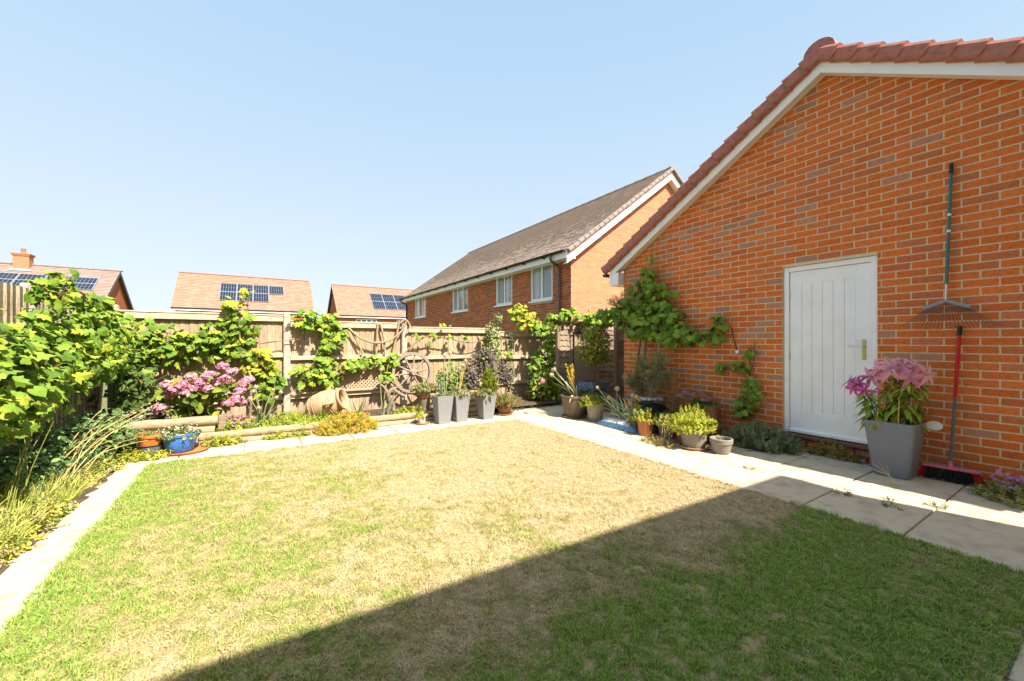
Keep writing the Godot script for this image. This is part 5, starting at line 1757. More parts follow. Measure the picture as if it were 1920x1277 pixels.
func side_bed() -> void:
	rng.seed = 707
	var b := plant("round_shrub", "dense small leaved green shrub between side fence and stacked logs", V(-1.55, 0, -5.9), "shrub")
	var xs := []
	for q in [[-1.4, 0.28, -5.8, 0.26, 0.3, 0.32], [-1.46, 0.32, -5.4, 0.2, 0.3, 0.3], [-1.34, 0.22, -6.02, 0.22, 0.22, 0.15], [-1.5, 0.3, -4.95, 0.18, 0.28, 0.28], [-1.52, 0.26, -4.5, 0.16, 0.26, 0.26]]:
		blob(xs, V(q[0], q[1], q[2]), V(q[3], q[4], q[5]), 520, 0.035, 0.065, [Color(0.1, 0.18, 0.065), Color(0.14, 0.24, 0.08), Color(0.08, 0.14, 0.055), Color(0.2, 0.3, 0.1)], V(0.3, 0.5, 0.4), -0.2)
	foliage(b, "leaf", "foliage", [L.oval], xs, M.leaf)
	var st := MB.new()
	for k in 9: cane(st, [V(-1.55, 0, -5.8), V(-1.52 + rr(-0.1, 0.1), 0.2, -5.75 + rr(-0.2, 0.2)), V(-1.5 + rr(-0.2, 0.2), rr(0.35, 0.5), -5.7 + rr(-0.4, 0.3))], 0.009, 0.004)
	part(b, "stem", st, M.cane)
	var y := plant("yellow_mat", "sprawling yellow green mat spilling over the side paving", V(-1.35, 0, -4.0), "ground cover")
	xs = []
	for k in 64:
		var z := lerpf(-5.6, -2.4, k / 63.0) + rr(-0.1, 0.1)
		var out_ := rr(0.0, 1.0)
		tuft_xs(xs, V(-1.70 + out_ * 0.42, 0, z), V(0.13, rr(0.12, 0.24) * (1.15 - out_ * 0.6), 0.17), 70, 0.06, 0.11, [Color(0.42, 0.42, 0.08), Color(0.32, 0.36, 0.07), Color(0.52, 0.45, 0.09), Color(0.25, 0.31, 0.07), Color(0.45, 0.35, 0.2)], 1.0)
	foliage(y, "shoot", "foliage", [L.herb, L.mat], xs, M.leaf)
	var g := plant("blue_green_bush", "feathery blue green bush against the side fence", V(-1.6, 0, -4.6), "shrub")
	xs = []
	for q in [[-1.58, -4.75, 0.4], [-1.57, -5.05, 0.42], [-1.52, -5.35, 0.42]]:
		tuft_xs(xs, V(q[0], 0.02, q[1]), V(0.2, q[2], 0.24), 260, 0.07, 0.13, [Color(0.18, 0.26, 0.135), Color(0.14, 0.21, 0.1), Color(0.24, 0.31, 0.15)], 0.8)
	foliage(g, "shoot", "foliage", [L.rosemary], xs, M.leaf)
	var pg := plant("pale_grass", "pale yellow green grasses crowding the side bed along the path", V(-1.45, 0, -3.6), "grass clump")
	xs = []
	for k in 900:
		var z := rr(-4.9, -2.3)
		var q := rng.randf()
		xs.append([at_(V(-1.68 + q * 0.42, 0.0, z), Basis.from_euler(V(rr(-0.25, 0.25), rr(0, TAU), rr(-0.5, 0.1) * q)).scaled(V(1.1, 1, 1.1)) * Basis.from_scale(Vector3.ONE * rr(0.2, 0.4) * (1.15 - 0.55 * q))), [Color(0.5, 0.5, 0.14), Color(0.42, 0.46, 0.11), Color(0.58, 0.5, 0.2), Color(0.34, 0.4, 0.1)][k % 4]])
	foliage(pg, "tuft", "foliage", [L.grass_tuft], xs, M.leaf)
	var s := plant("dry_stalks", "fan of long straw coloured stalks arching over the side bed", V(-1.5, 0, -5.0), "grass clump")
	for k in 15:
		var mb := MB.new()
		var a := V(-1.42 + rr(-0.12, 0.1), 0.03, -4.7 + rr(-0.25, 0.25))
		var tip := V(-1.2 + rr(-0.2, 0.35), rr(0.25, 0.62), -5.5 + rr(-0.55, 0.35))
		cane(mb, [a, a.lerp(tip, 0.45) + V(0, 0.12, 0), tip], 0.0045, 0.002, 4)
		part(s, "stalk", mb, M.straw if k % 3 else M.dry_stalk)
	for k in 8:
		var mb := MB.new()
		var a := V(-1.45 + rr(-0.05, 0.05), 0.03, -4.1 + rr(-0.1, 0.1))
		cane(mb, [a, a + V(0.03, 0.3, -0.05), a + V(rr(-0.05, 0.15), rr(0.5, 0.75), rr(-0.35, 0.0))], 0.004, 0.002, 4)
		part(s, "stalk", mb, tinted(M.blade, Color(0.26, 0.27, 0.06)))

# ---------- vines ----------
func vine_on(t: Node3D, blobs: Array, pal: Array, face: Vector3, s0: float, s1: float, per: float, singles: int, gold_top := true) -> void:
	var xs := []
	for q in blobs:
		var r: Vector3 = q[1]
		var n := int(per * (r.x * r.y + r.y * r.z + r.x * r.z) * 3.0) + 4
		blob(xs, q[0], r, n, s0, s1, q[2] if q.size() > 2 else pal, face)
	foliage(t, "leaf", "foliage", [L.grape, L.grape2, L.grape3], xs, M.leaf, singles)
	var cn := MB.new()
	for k in blobs.size() - 1:
		var a: Vector3 = blobs[k][0]
		var b: Vector3 = blobs[k + 1][0]
		if (a - b).length() < 1.3: cane(cn, [a, a.lerp(b, 0.5) + rv() * 0.08, b], 0.011, 0.008)
	for q in blobs:
		for k in 3: cane(cn, [q[0], q[0] + rv() * q[1] * 0.5, q[0] + rv() * q[1] * 0.95], 0.005, 0.003, 4)
	part(t, "cane", cn, M.cane)
func vines() -> void:
	rng.seed = 808
	var v := plant("grape_vine", "big leafy grapevine smothering the side fence", V(-1.5, 0, -5.5), "vine")
	var bl := []
	for q in [[-3.7, 0.55, 1.38], [-4.1, 0.56, 1.44], [-4.5, 0.62, 1.50], [-4.9, 0.64, 1.54], [-5.3, 0.70, 1.58], [-5.7, 0.76, 1.62], [-6.1, 0.8, 1.68], [-6.5, 0.84, 1.68], [-6.85, 0.9, 1.64]]:
		var h: float = (q[2] - q[1]) / 2
		bl.append([V(-1.50, (q[1] + q[2]) / 2, q[0]), V(0.23, h * 1.08, 0.32)])
	for q in [[-5.0, 1.70, 0.12], [-5.15, 1.80, 0.10], [-5.7, 1.66, 0.12], [-6.3, 1.68, 0.13]]: bl.append([V(-1.5, q[1], q[0]), V(0.14, q[2], 0.12), VINE + [VINE_GOLD[2]]])
	vine_on(v, bl, VINE, V(0.55, 0.3, 0.35), 0.045, 0.11, 260.0, 280)
	var tk := MB.new()
	cane(tk, [V(-1.6, 0.0, -5.2), V(-1.55, 0.4, -5.15), V(-1.6, 0.8, -5.3), V(-1.5, 1.2, -5.2)], 0.03, 0.018, 7)
	part(v, "trunk", tk, M.bark)
	tk = MB.new()
	cane(tk, [V(-1.62, 0.0, -6.4), V(-1.55, 0.5, -6.4), V(-1.5, 1.0, -6.3)], 0.026, 0.016, 7)
	part(v, "trunk", tk, M.bark)
	var z := ZF + 0.16
	v = plant("grape_vine", "golden tinged grapevine sprawling on the fence above the hydrangea", V(-0.5, 0.1, z), "vine")
	vine_on(v, [[V(-1.45, 1.1, z + 0.1), V(0.24, 0.42, 0.2)], [V(-1.3, 1.22, z), V(0.28, 0.38, 0.16)], [V(-1.0, 1.24, z), V(0.34, 0.3, 0.16)], [V(-0.62, 1.30, z), V(0.3, 0.26, 0.15)], [V(-0.28, 1.48, z), V(0.27, 0.28, 0.14)], [V(-0.3, 1.78, z), V(0.16, 0.14, 0.1), VINE_GOLD], [V(-0.16, 2.0, z), V(0.05, 0.07, 0.05), VINE_GOLD], [V(-0.25, 1.15, z), V(0.28, 0.2, 0.13)], [V(0.0, 0.95, z), V(0.26, 0.22, 0.13), VINE_GOLD], [V(0.12, 0.68, z), V(0.24, 0.2, 0.12)], [V(0.1, 0.5, z), V(0.12, 0.1, 0.1)]], VINE, V(0, 0.35, 0.7), 0.075, 0.13, 150.0, 140)
	tk = MB.new()
	cane(tk, [V(-0.12, 0.1, z), V(-0.1, 0.5, z), V(-0.2, 1.0, z), V(-0.25, 1.5, z)], 0.02, 0.012, 6)
	part(v, "trunk", tk, M.bark)
	v = plant("grape_vine", "grapevine hanging beside the concrete post and along the trellis", V(0.95, 0.1, z), "vine")
	vine_on(v, [[V(0.62, 1.62, z), V(0.2, 0.18, 0.13)], [V(0.92, 1.58, z), V(0.24, 0.2, 0.13)], [V(1.12, 1.42, z), V(0.12, 0.14, 0.1)], [V(0.95, 1.25, z), V(0.18, 0.22, 0.13)], [V(0.9, 0.95, z), V(0.18, 0.18, 0.12)], [V(0.65, 0.75, z), V(0.26, 0.18, 0.12)], [V(0.98, 0.70, z), V(0.22, 0.14, 0.12)], [V(1.3, 0.88, z), V(0.24, 0.12, 0.11)], [V(1.65, 0.95, z), V(0.24, 0.11, 0.11)], [V(2.0, 0.94, z), V(0.2, 0.13, 0.11)], [V(2.08, 1.0, z), V(0.1, 0.08, 0.08)], [V(1.86, 0.66, z + 0.1), V(0.1, 0.07, 0.08)]], VINE_DEEP + [VINE[1], VINE[3]], V(0, 0.35, 0.7), 0.075, 0.13, 150.0, 150)
	tk = MB.new()
	cane(tk, [V(0.98, 0.1, z), V(1.02, 0.5, z), V(0.95, 0.9, z), V(0.9, 1.4, z)], 0.02, 0.012, 6)
	part(v, "trunk", tk, M.bark)
	v = plant("vine_arch", "long bare vine cane arching across the fence with a few leaves", V(2.9, 0.9, z), "vine")
	tk = MB.new()
	cane(tk, [V(1.98, 0.55, z - 0.05), V(2.12, 0.95, z), V(2.35, 1.2, z), V(2.62, 1.37, z), V(3.0, 1.34, z), V(3.5, 1.25, z), V(4.05, 1.36, z), V(4.55, 1.28, z)], 0.016, 0.006, 6)
	part(v, "cane", tk, M.cane)
	tk = MB.new()
	cane(tk, [V(0.2, 1.28, z - 0.05), V(0.0, 1.24, z - 0.06), V(0.4, 1.3, z - 0.05), V(0.7, 1.32, z - 0.04)], 0.008, 0.006, 5)
	part(v, "cane", tk, M.cane)
	var xs := []
	for q in [[2.45, 1.38, 5], [2.75, 1.42, 7], [3.1, 1.36, 6], [3.4, 1.36, 6], [3.0, 1.62, 3], [2.6, 1.2, 3], [3.8, 1.3, 5], [4.4, 1.0, 12]]: blob(xs, V(q[0], q[1], z), V(0.12, 0.07, 0.06), q[2], 0.06, 0.10, VINE_GOLD + VINE, V(0, 0.3, 0.7))
	foliage(v, "leaf", "foliage", [L.grape], xs, M.leaf, 47)
	v = plant("grape_vine", "lime green grapevine topping the fence end and the board screen", V(5.2, 0.0, -6.9), "vine")
	vine_on(v, [[V(4.66, 1.86, -7.05), V(0.22, 0.26, 0.16), VINE_GOLD + [VINE[1]]], [V(4.9, 1.68, -7.05), V(0.28, 0.2, 0.16), VINE_GOLD + [VINE[1]]], [V(5.2, 1.52, -7.0), V(0.26, 0.18, 0.16)], [V(5.35, 1.30, -6.85), V(0.24, 0.24, 0.2)], [V(5.2, 1.0, -6.8), V(0.28, 0.24, 0.2)], [V(4.95, 0.8, -6.8), V(0.25, 0.2, 0.16)], [V(5.25, 0.62, -6.7), V(0.25, 0.3, 0.16)], [V(5.1, 1.72, -6.45), V(0.2, 0.14, 0.14)], [V(5.4, 1.82, -6.36), V(0.28, 0.15, 0.2)], [V(5.9, 1.76, -6.26), V(0.34, 0.15, 0.26)], [V(6.4, 1.78, -6.22), V(0.34, 0.16, 0.28)]], VINE_DEEP + [VINE[1]], V(-0.2, 0.35, 0.6), 0.08, 0.13, 140.0, 150)
	tk = MB.new()
	cane(tk, [V(5.3, 0.0, -6.8), V(5.25, 0.5, -6.8), V(5.3, 1.0, -6.85), V(5.1, 1.6, -7.0)], 0.022, 0.012, 6)
	part(v, "trunk", tk, M.bark)
	# on the garage wall
	v = plant("grape_vine", "broad leaved grapevine trained up the garage wall", V(5.3, 0.0, -4.4), "vine")
	var x := 5.27
	vine_on(v, [[V(x, 2.36, -4.28), V(0.1, 0.14, 0.13)], [V(x, 2.12, -4.28), V(0.13, 0.2, 0.28)], [V(x, 1.88, -4.22), V(0.17, 0.27, 0.47)], [V(x, 1.60, -4.12), V(0.18, 0.28, 0.50)], [V(x - 0.04, 1.85, -4.75), V(0.15, 0.16, 0.28)], [V(x, 1.66, -4.65), V(0.16, 0.2, 0.25)], [V(x, 1.78, -5.1), V(0.15, 0.13, 0.25)], [V(x, 1.40, -3.85), V(0.15, 0.2, 0.34)], [V(x, 1.45, -4.45), V(0.14, 0.16, 0.3)], [V(x + 0.03, 1.33, -3.5), V(0.1, 0.12, 0.22)], [V(x + 0.05, 1.36, -3.22), V(0.08, 0.12, 0.16)], [V(x + 0.05, 1.54, -3.12), V(0.06, 0.07, 0.12)]], VINE_DEEP, V(-0.75, 0.35, 0.15), 0.07, 0.145, 150.0, 250)
	tk = MB.new()
	cane(tk, [V(5.34, 0.0, -4.5), V(5.3, 0.5, -4.48), V(5.33, 0.9, -4.52), V(5.3, 1.5, -4.4)], 0.02, 0.014, 6)
	part(v, "trunk", tk, M.cane)
	tk = MB.new()
	cane(tk, [V(5.36, 0.0, -4.42), V(5.33, 0.6, -4.42), V(5.34, 1.2, -4.36), V(5.33, 2.0, -4.3), V(5.36, 2.72, -4.26)], 0.016, 0.004, 6)
	part(v, "trunk", tk, M.cane)
	xs = []
	for q in [2.5, 2.56, 2.62, 2.48, 2.68]: blob(xs, V(5.33, q, -4.26), V(0.05, 0.03, 0.1), 2, 0.08, 0.12, [VINE[3], VINE[1]], V(-0.7, 0.2, 0.2))
	foliage(v, "leaf", "foliage", [L.oval], xs, M.leaf, 10)
	v = plant("wall_creeper", "small light green creeper on the garage wall beside the white door", V(5.4, 0.0, -2.75), "vine")
	vine_on(v, [[V(5.38, 0.95, -2.86), V(0.05, 0.07, 0.16)], [V(5.38, 0.92, -3.1), V(0.05, 0.06, 0.1)], [V(5.37, 0.75, -2.72), V(0.06, 0.16, 0.1)], [V(5.36, 0.55, -2.72), V(0.07, 0.16, 0.17)], [V(5.35, 0.4, -2.8), V(0.08, 0.12, 0.16)], [V(5.39, 1.15, -2.74), V(0.03, 0.12, 0.05)]], VINE_DEEP + [VINE[1]], V(-0.8, 0.3, 0.2), 0.06, 0.095, 210.0, 130)
	tk = MB.new()
	cane(tk, [V(5.40, 0.0, -2.72), V(5.40, 0.6, -2.72), V(5.42, 1.3, -2.70)], 0.006, 0.004, 5)
	part(v, "trunk", tk, M.cane)
# ---------- pots by the garage ----------
func leafy(called: String, label: String, c: Vector3, r: Vector3, n: int, s0: float, s1: float, pal: Array, mesh: ArrayMesh, spread := 0.9, singles := 0, leaf := "shoot") -> Node3D:
	var t := plant(called, label, c)
	var xs := []
	tuft_xs(xs, c, r, n, s0, s1, pal, spread)
	foliage(t, leaf, "foliage", [mesh], xs, M.leaf, singles)
	return t
func right_pots() -> void:
	rng.seed = 909
	var g := "pots standing along the garage wall"
	var seed_h := mt(0.52, 0.42, 0.27, 0.95)
	saucer("grey brown saucer under the large brown pot of seeding leeks", V(4.47, 0.008, -5.12), 0.21, M.brown_pot)
	pot("flower_pot", "large tapered brown pot of seeding leeks and yellow spikes", V(4.47, 0.02, -5.12), 0.15, 0.215, 0.36, 0.04, M.brown_pot, {"group": g})
	var lk := plant("leek_clump", "leaning leeks and yellow flower spikes in the large brown pot", V(4.47, 0.35, -5.12))
	var strap := tinted(M.blade, Color(0.38, 0.43, 0.27))
	for k in 9: blade(lk, "leaf", V(4.47 + rr(-0.08, 0.08), 0.36, -5.12 + rr(-0.08, 0.08)), V(4.3 + rr(-0.3, 0.25), rr(0.5, 0.8), -5.2 + rr(-0.2, 0.15)), 0.03, rr(0.012, 0.02), strap)
	for q in [[4.36, 0.90, -5.2], [4.42, 0.88, -5.16], [4.50, 0.89, -5.2]]:
		var sp := MB.new()
		var a := V(4.48, 0.36, -5.12)
		var b := V(q[0], q[1], q[2])
		cane(sp, [a, a.lerp(b, 0.5), b], 0.008, 0.004)
		for k in 260:
			var f := rr(0.35, 1.0)
			var p := a.lerp(b, f) + rv() * lerpf(0.034, 0.014, f)
			sp.blend(L.floret, aim2(p, rv() + V(0, 0.4, 0), rr(0.012, 0.022)))
		part(lk, "flower_spike", sp, mt(0.48, 0.34, 0.03, 0.8))
	allium(lk, V(4.46, 0.35, -5.12), [V(4.12, 0.72, -5.28), V(4.20, 0.80, -5.32)], M.stalk, 0.042, seed_h)
	blade(lk, "leaf", V(4.46, 0.36, -5.1), V(4.22, 0.28, -4.95), 0.06, 0.014, M.straw)
	saucer("thin stone coloured saucer under the beige pot", V(4.57, 0.008, -4.72), 0.145, M.stone_pot)
	pot("flower_pot", "beige stone coloured pot of yellowing herb behind the compost bag", V(4.57, 0.02, -4.72), 0.11, 0.145, 0.27, 0.03, M.stone_pot, {"group": g, "lipout": 0.006})
	leafy("yellowing_herb", "yellowing herb hanging over the beige stone pot", V(4.53, 0.25, -4.74), V(0.17, 0.17, 0.15), 190, 0.06, 0.1, YELLOW_LEAF, L.herb, 1.2)
	leafy("blue_flowers", "small blue flowered plant behind the large brown pot", V(4.80, 0.35, -5.20), V(0.14, 0.17, 0.13), 90, 0.05, 0.09, MID_LEAF, L.herb, 0.9)
	var bf := plant("blue_blossom", "cluster of tiny blue flowers behind the large brown pot", V(4.8, 0.44, -5.2), "flowers")
	var xs := []
	for k in 110: xs.append([aim2(V(4.8 + rr(-0.13, 0.13), 0.46 + rr(-0.04, 0.09), -5.17 + rr(-0.12, 0.12)), (V(-0.3, 1, 0.5) + rv() * 0.5).normalized(), rr(0.016, 0.026)), Color(0.2, 0.23, 0.5)])
	foliage(bf, "flower", "blossom", [L.floret], xs, M.petal)
	pot("flower_pot", "dark small pot holding the blue flowers", V(4.8, 0.008, -5.2), 0.09, 0.12, 0.34, 0.02, M.dark_pot, {"group": g})
	# square slate planter with a small standard tree
	var at := V(5.32, 0.006, -5.55)
	var sq := square_pot("square_planter", "slate grey square planter with a deep collar and small tree", at, Vector2(0.36, 0.36), Vector2(0.28, 0.28), 0.5, M.slate_planter, {"round": 0.01})
	var cl := MB.new()
	for q in [[-0.21, 0.21, -0.21, -0.185], [-0.21, 0.21, 0.185, 0.21], [-0.21, -0.185, -0.184, 0.184], [0.185, 0.21, -0.184, 0.184]]: cl.bx(at.x + q[0], at.x + q[1], 0.39, 0.53, at.z + q[2], at.z + q[3], 0.004)
	part(sq, "collar", cl, M.slate_planter)
	var tree := plant("small_tree", "small three stemmed tree with airy yellow green crown in the square planter", V(5.32, 0.47, -5.55), "tree")
	var tk := MB.new()
	for q in [[-0.05, 0.0], [0.0, 0.04], [0.06, -0.02]]: cane(tk, [V(5.32 + q[0], 0.46, -5.55 + q[1]), V(5.31 + q[0] * 0.8, 0.72, -5.55), V(5.32 + q[0] * 1.5, 0.95, -5.55 + q[1]), V(5.32 + q[0] * 4, 1.3, -5.55 + q[1] * 4)], 0.012, 0.005)
	part(tree, "trunk", tk, M.cane)
	xs = []
	for q in [[5.22, 1.2, 0.26, 0.24], [5.45, 1.12, 0.24, 0.24], [5.3, 1.42, 0.2, 0.16], [5.55, 1.25, 0.2, 0.14], [5.2, 1.0, 0.2, 0.16], [5.5, 0.98, 0.22, 0.14]]:
		blob(xs, V(q[0], q[1], -5.55), V(q[2], q[3], 0.22), 260, 0.045, 0.075, [Color(0.36, 0.36, 0.05), Color(0.25, 0.28, 0.045), Color(0.18, 0.22, 0.045), Color(0.43, 0.4, 0.07)], V(-0.3, 0.4, 0.4), 0.1)
	foliage(tree, "leaf", "crown", [L.oval], xs, M.leaf)
	# compost bag used as a growbag
	var bag := thing("compost_bag", "blue and white plastic compost bag lying flat with leeks growing through", "bag", V(4.5, 0, -4.12))
	var bm := MB.new()
	var nz := 22
	var nx := 12
	var grid := []
	for i in nz + 1:
		var row := []
		for j in nx + 1:
			var u := float(i) / nz * 2 - 1
			var w := float(j) / nx * 2 - 1
			var hgt := 0.125 * pow(maxf(1.0 - pow(absf(u), 3.0), 0.0), 0.6) * pow(maxf(1.0 - pow(absf(w), 2.6), 0.0), 0.55)
			row.append(V(4.53 + w * 0.17 * (1.0 - 0.08 * u * u), 0.012 + hgt + rr(-0.006, 0.006) * (1.0 if hgt > 0.03 else 0.2), -4.13 + u * 0.39))
		grid.append(row)
	var front := MB.new()
	for i in nz:
		for j in nx:
			var tgt := front if (j >= 1 and j < 9 and i > 2 and i < nz - 4) else bm
			tgt.out([grid[i][j], grid[i + 1][j], grid[i + 1][j + 1], grid[i][j + 1]], V(4.53, -1, -4.13))
	part(bag, "sack", bm, M.bag_blue)
	part(bag, "printed_panel", front, M.bag_white)
	var gl := plant("leek_clump", "grey green leeks with round seed heads growing in the compost bag", V(4.55, 0.1, -4.1))
	var strap2 := tinted(M.blade, Color(0.36, 0.42, 0.3))
	for k in 34: blade(gl, "leaf", V(4.55 + rr(-0.06, 0.08), 0.11, -4.12 + rr(-0.25, 0.27)), V(4.52 + rr(-0.14, 0.16), rr(0.3, 0.5), -4.17 + rr(-0.42, 0.34)), rr(0.0, 0.05), rr(0.007, 0.013), strap2)
	for k in 6: blade(gl, "leaf", V(4.52 + rr(-0.05, 0.05), 0.11, -4.1 + rr(-0.25, 0.25)), V(4.42 + rr(-0.1, 0.1), rr(0.14, 0.3), -4.1 + rr(-0.35, 0.35)), 0.04, 0.009, M.straw)
	allium(gl, V(4.55, 0.1, -4.2), [V(4.45, 0.56, -4.55), V(4.53, 0.57, -4.22), V(4.50, 0.42, -4.36)], M.stalk, 0.036, seed_h)
	allium(gl, V(4.55, 0.1, -3.95), [V(4.58, 0.48, -3.90), V(4.54, 0.50, -3.94), V(4.6, 0.45, -3.86)], M.stalk, 0.036, seed_h)
	leafy("leafy_seedlings", "yellow green leafy seedlings at the end of the compost bag", V(4.55, 0.1, -3.82), V(0.13, 0.28, 0.12), 150, 0.06, 0.1, YELLOW_LEAF + MID_LEAF, L.herb, 0.8)
	var vi := plant("viola", "tiny purple violas at the end of the compost bag", V(4.5, 0.15, -3.8), "flowers")
	xs = []
	for k in 12: xs.append([aim2(V(4.46 + rr(-0.06, 0.06), rr(0.16, 0.3), -3.8 + rr(-0.12, 0.1)), (V(-0.6, 0.6, 0.4) + rv() * 0.3).normalized(), 0.03), Color(0.14, 0.06, 0.25)])
	foliage(vi, "flower", "blossom", [L.floret], xs, M.petal, 12)
	# row of small pots
	pot("flower_pot", "bright terracotta pot with a chipped rim next to the compost bag", V(4.43, 0.008, -3.62), 0.085, 0.108, 0.205, 0.0, M.terracotta, {"group": g, "lipout": 0.0})
	leafy("wilting_plant", "wilting yellow plant in the bright terracotta pot beside the compost bag", V(4.45, 0.19, -3.64), V(0.12, 0.16, 0.11), 70, 0.06, 0.1, YELLOW_LEAF, L.herb, 1.0)
	saucer("wide terracotta saucer under the small grey pot of wilting strawberries", V(4.58, 0.008, -3.40), 0.165, M.old_terracotta)
	pot("flower_pot", "small grey pot of wilting strawberries on a wide saucer", V(4.58, 0.02, -3.40), 0.085, 0.118, 0.185, 0.0, M.grey_pot, {"group": g, "lipout": 0.0})
	leafy("strawberry_plant", "wilting yellow strawberry leaves in the small grey pot", V(4.56, 0.18, -3.40), V(0.17, 0.15, 0.16), 120, 0.06, 0.1, [Color(0.33, 0.29, 0.05), Color(0.22, 0.25, 0.04), Color(0.4, 0.33, 0.12)], L.mat, 1.1)
	saucer("terracotta saucer under the leaning terracotta pot", V(4.56, 0.008, -3.12), 0.15, M.terracotta)
	pot("flower_pot", "taller terracotta pot with trailing yellow leaves and roots", V(4.57, 0.02, -3.12), 0.095, 0.128, 0.23, 0.03, M.terracotta, {"group": g})
	leafy("trailing_plant", "yellow trailing plant in the taller terracotta pot", V(4.55, 0.22, -3.13), V(0.16, 0.15, 0.15), 130, 0.06, 0.1, YELLOW_LEAF, L.herb, 1.2)
	var rn := plant("dry_runners", "dry brown runners dangling from the terracotta pots to the paving", V(4.36, 0.0, -3.25), "runners")
	for k in 9:
		var mb := MB.new()
		var a := V(4.46, rr(0.18, 0.22), -3.25 + rr(-0.1, 0.08))
		cane(mb, [a, a + V(-0.07, -0.02, rr(-0.05, 0.05)), V(4.36 + rr(-0.05, 0.04), 0.07, a.z + rr(-0.06, 0.06)), V(4.28 + rr(-0.1, 0.08), 0.015, a.z + rr(-0.12, 0.12))], 0.004, 0.0025, 4)
		part(rn, "runner", mb, M.straw)
	leafy("dry_weeds", "withered yellow weeds lying on the paving before the pots", V(4.2, 0.0, -3.22), V(0.12, 0.06, 0.24), 120, 0.04, 0.08, [Color(0.4, 0.32, 0.1), Color(0.3, 0.28, 0.06), Color(0.36, 0.24, 0.12)], L.herb, 1.2)
	saucer("pale pink saucer under the wide grey pot", V(4.39, 0.008, -2.88), 0.175, M.old_terracotta)
	pot("flower_pot", "wide grey plastic pot of bright yellow green shrub on a saucer", V(4.39, 0.02, -2.88), 0.122, 0.155, 0.22, 0.035, M.grey_pot, {"group": g})
	var ys := plant("golden_shrub", "bushy bright yellow green shrub in the wide grey pot", V(4.4, 0.2, -2.9), "shrub")
	xs = []
	tuft_xs(xs, V(4.42, 0.2, -2.92), V(0.24, 0.27, 0.22), 420, 0.06, 0.11, [Color(0.46, 0.46, 0.05), Color(0.38, 0.42, 0.05), Color(0.54, 0.49, 0.07), Color(0.28, 0.33, 0.04)], 0.9)
	foliage(ys, "shoot", "foliage", [L.box], xs, M.leaf)
	var wfm := MB.new()
	for k in 9:
		var d := V(rr(-0.5, 0.5), rr(0.2, 1), rr(-0.5, 0.5)).normalized()
		wfm.blend(L.round, aim(V(4.33, 0.23, -2.78), d + rv() * 0.4, d, 0.04))
	part(ys, "pale_flower", wfm, tinted(M.petal, Color(0.55, 0.42, 0.42)))
	pot("flower_pot", "dark brown glazed pot of violas behind the wide grey pot", V(4.74, 0.02, -2.90), 0.11, 0.145, 0.22, 0.03, M.dark_pot, {"group": g})
	saucer("reddish saucer under the dark brown glazed pot", V(4.74, 0.008, -2.90), 0.155, M.old_terracotta)
	leafy("viola_plant", "low green plant in the dark brown glazed pot", V(4.74, 0.21, -2.9), V(0.12, 0.09, 0.12), 80, 0.05, 0.08, MID_LEAF + GREY_LEAF, L.herb, 1.0)
	var v2 := plant("viola", "blue violet violas in the dark brown glazed pot", V(4.7, 0.26, -2.9), "flowers")
	xs = []
	for k in 14: xs.append([aim2(V(4.7 + rr(-0.1, 0.08), rr(0.27, 0.36), -2.88 + rr(-0.1, 0.1)), (V(-0.7, 0.6, 0.3) + rv() * 0.3).normalized(), 0.036), [Color(0.2, 0.18, 0.55), Color(0.35, 0.33, 0.6)][k % 2]])
	foliage(v2, "flower", "blossom", [L.floret], xs, M.petal, 14)
	var sp := pot("flower_pot", "small weathered grey pot almost empty at the end of the row", V(4.45, 0.012, -2.58), 0.088, 0.112, 0.165, 0.055, M.grey_pot, {"group": g, "drop": 0.08, "lipout": 0.008})
	leafy("withered_plant", "pale withered stalk in the almost empty grey pot", V(4.41, 0.09, -2.60), V(0.035, 0.12, 0.035), 36, 0.035, 0.06, [Color(0.5, 0.42, 0.2), Color(0.42, 0.38, 0.2)], L.mat, 0.4)
	pot("flower_pot", "tall ribbed terracotta pot of dusky pink sedum by the wall", V(5.22, 0.008, -3.25), 0.12, 0.172, 0.40, 0.0, M.ribbed_terracotta, {"group": g, "lipout": 0.0, "segs": 48})
	leafy("sedum", "dusky pink headed sedum in the tall ribbed terracotta pot", V(5.2, 0.38, -3.27), V(0.17, 0.1, 0.18), 140, 0.05, 0.09, MID_LEAF, L.mat, 1.0)
	var sh := plant("sedum_blossom", "flat dusky pink flower heads over the tall ribbed terracotta pot", V(5.2, 0.45, -3.3), "flowers")
	for q in [[-0.1, 0.52, -0.02], [0.0, 0.54, -0.14], [-0.08, 0.55, -0.2], [0.02, 0.5, 0.08], [-0.12, 0.48, 0.1], [-0.14, 0.5, -0.26], [0.06, 0.55, -0.05]]:
		var fh := MB.new()
		for k in 46:
			var d := (rv() * V(1, 0.5, 1) + V(0, 0.5, 0)).normalized()
			fh.col = [Color(0.3, 0.16, 0.17), Color(0.36, 0.22, 0.21), Color(0.27, 0.17, 0.19)][k % 3]
			fh.blend(L.floret, aim2(V(5.2 + q[0], q[1], -3.28 + q[2]) + d * V(0.055, 0.028, 0.055), d, rr(0.018, 0.026)))
		part(sh, "flower_head", fh, M.petal)
	pot("flower_pot", "small blue pot half hidden behind the golden shrub", V(4.98, 0.008, -3.35), 0.085, 0.11, 0.3, 0.03, M.steel_blue, {"group": g})
	leafy("strawberry_leaves", "dark green strawberry leaves behind the row of small pots", V(4.85, 0.0, -3.62), V(0.26, 0.30, 0.3), 190, 0.09, 0.14, [Color(0.06, 0.11, 0.03), Color(0.08, 0.14, 0.035), Color(0.1, 0.16, 0.04)], L.mat, 0.9)
	# olive in its tub
	var op := pot("tub_pot", "big charcoal tub topped with white pebbles and an olive tree", V(5.18, 0.008, -4.12), 0.17, 0.215, 0.37, 0.05, M.black_pot, {"group": g})
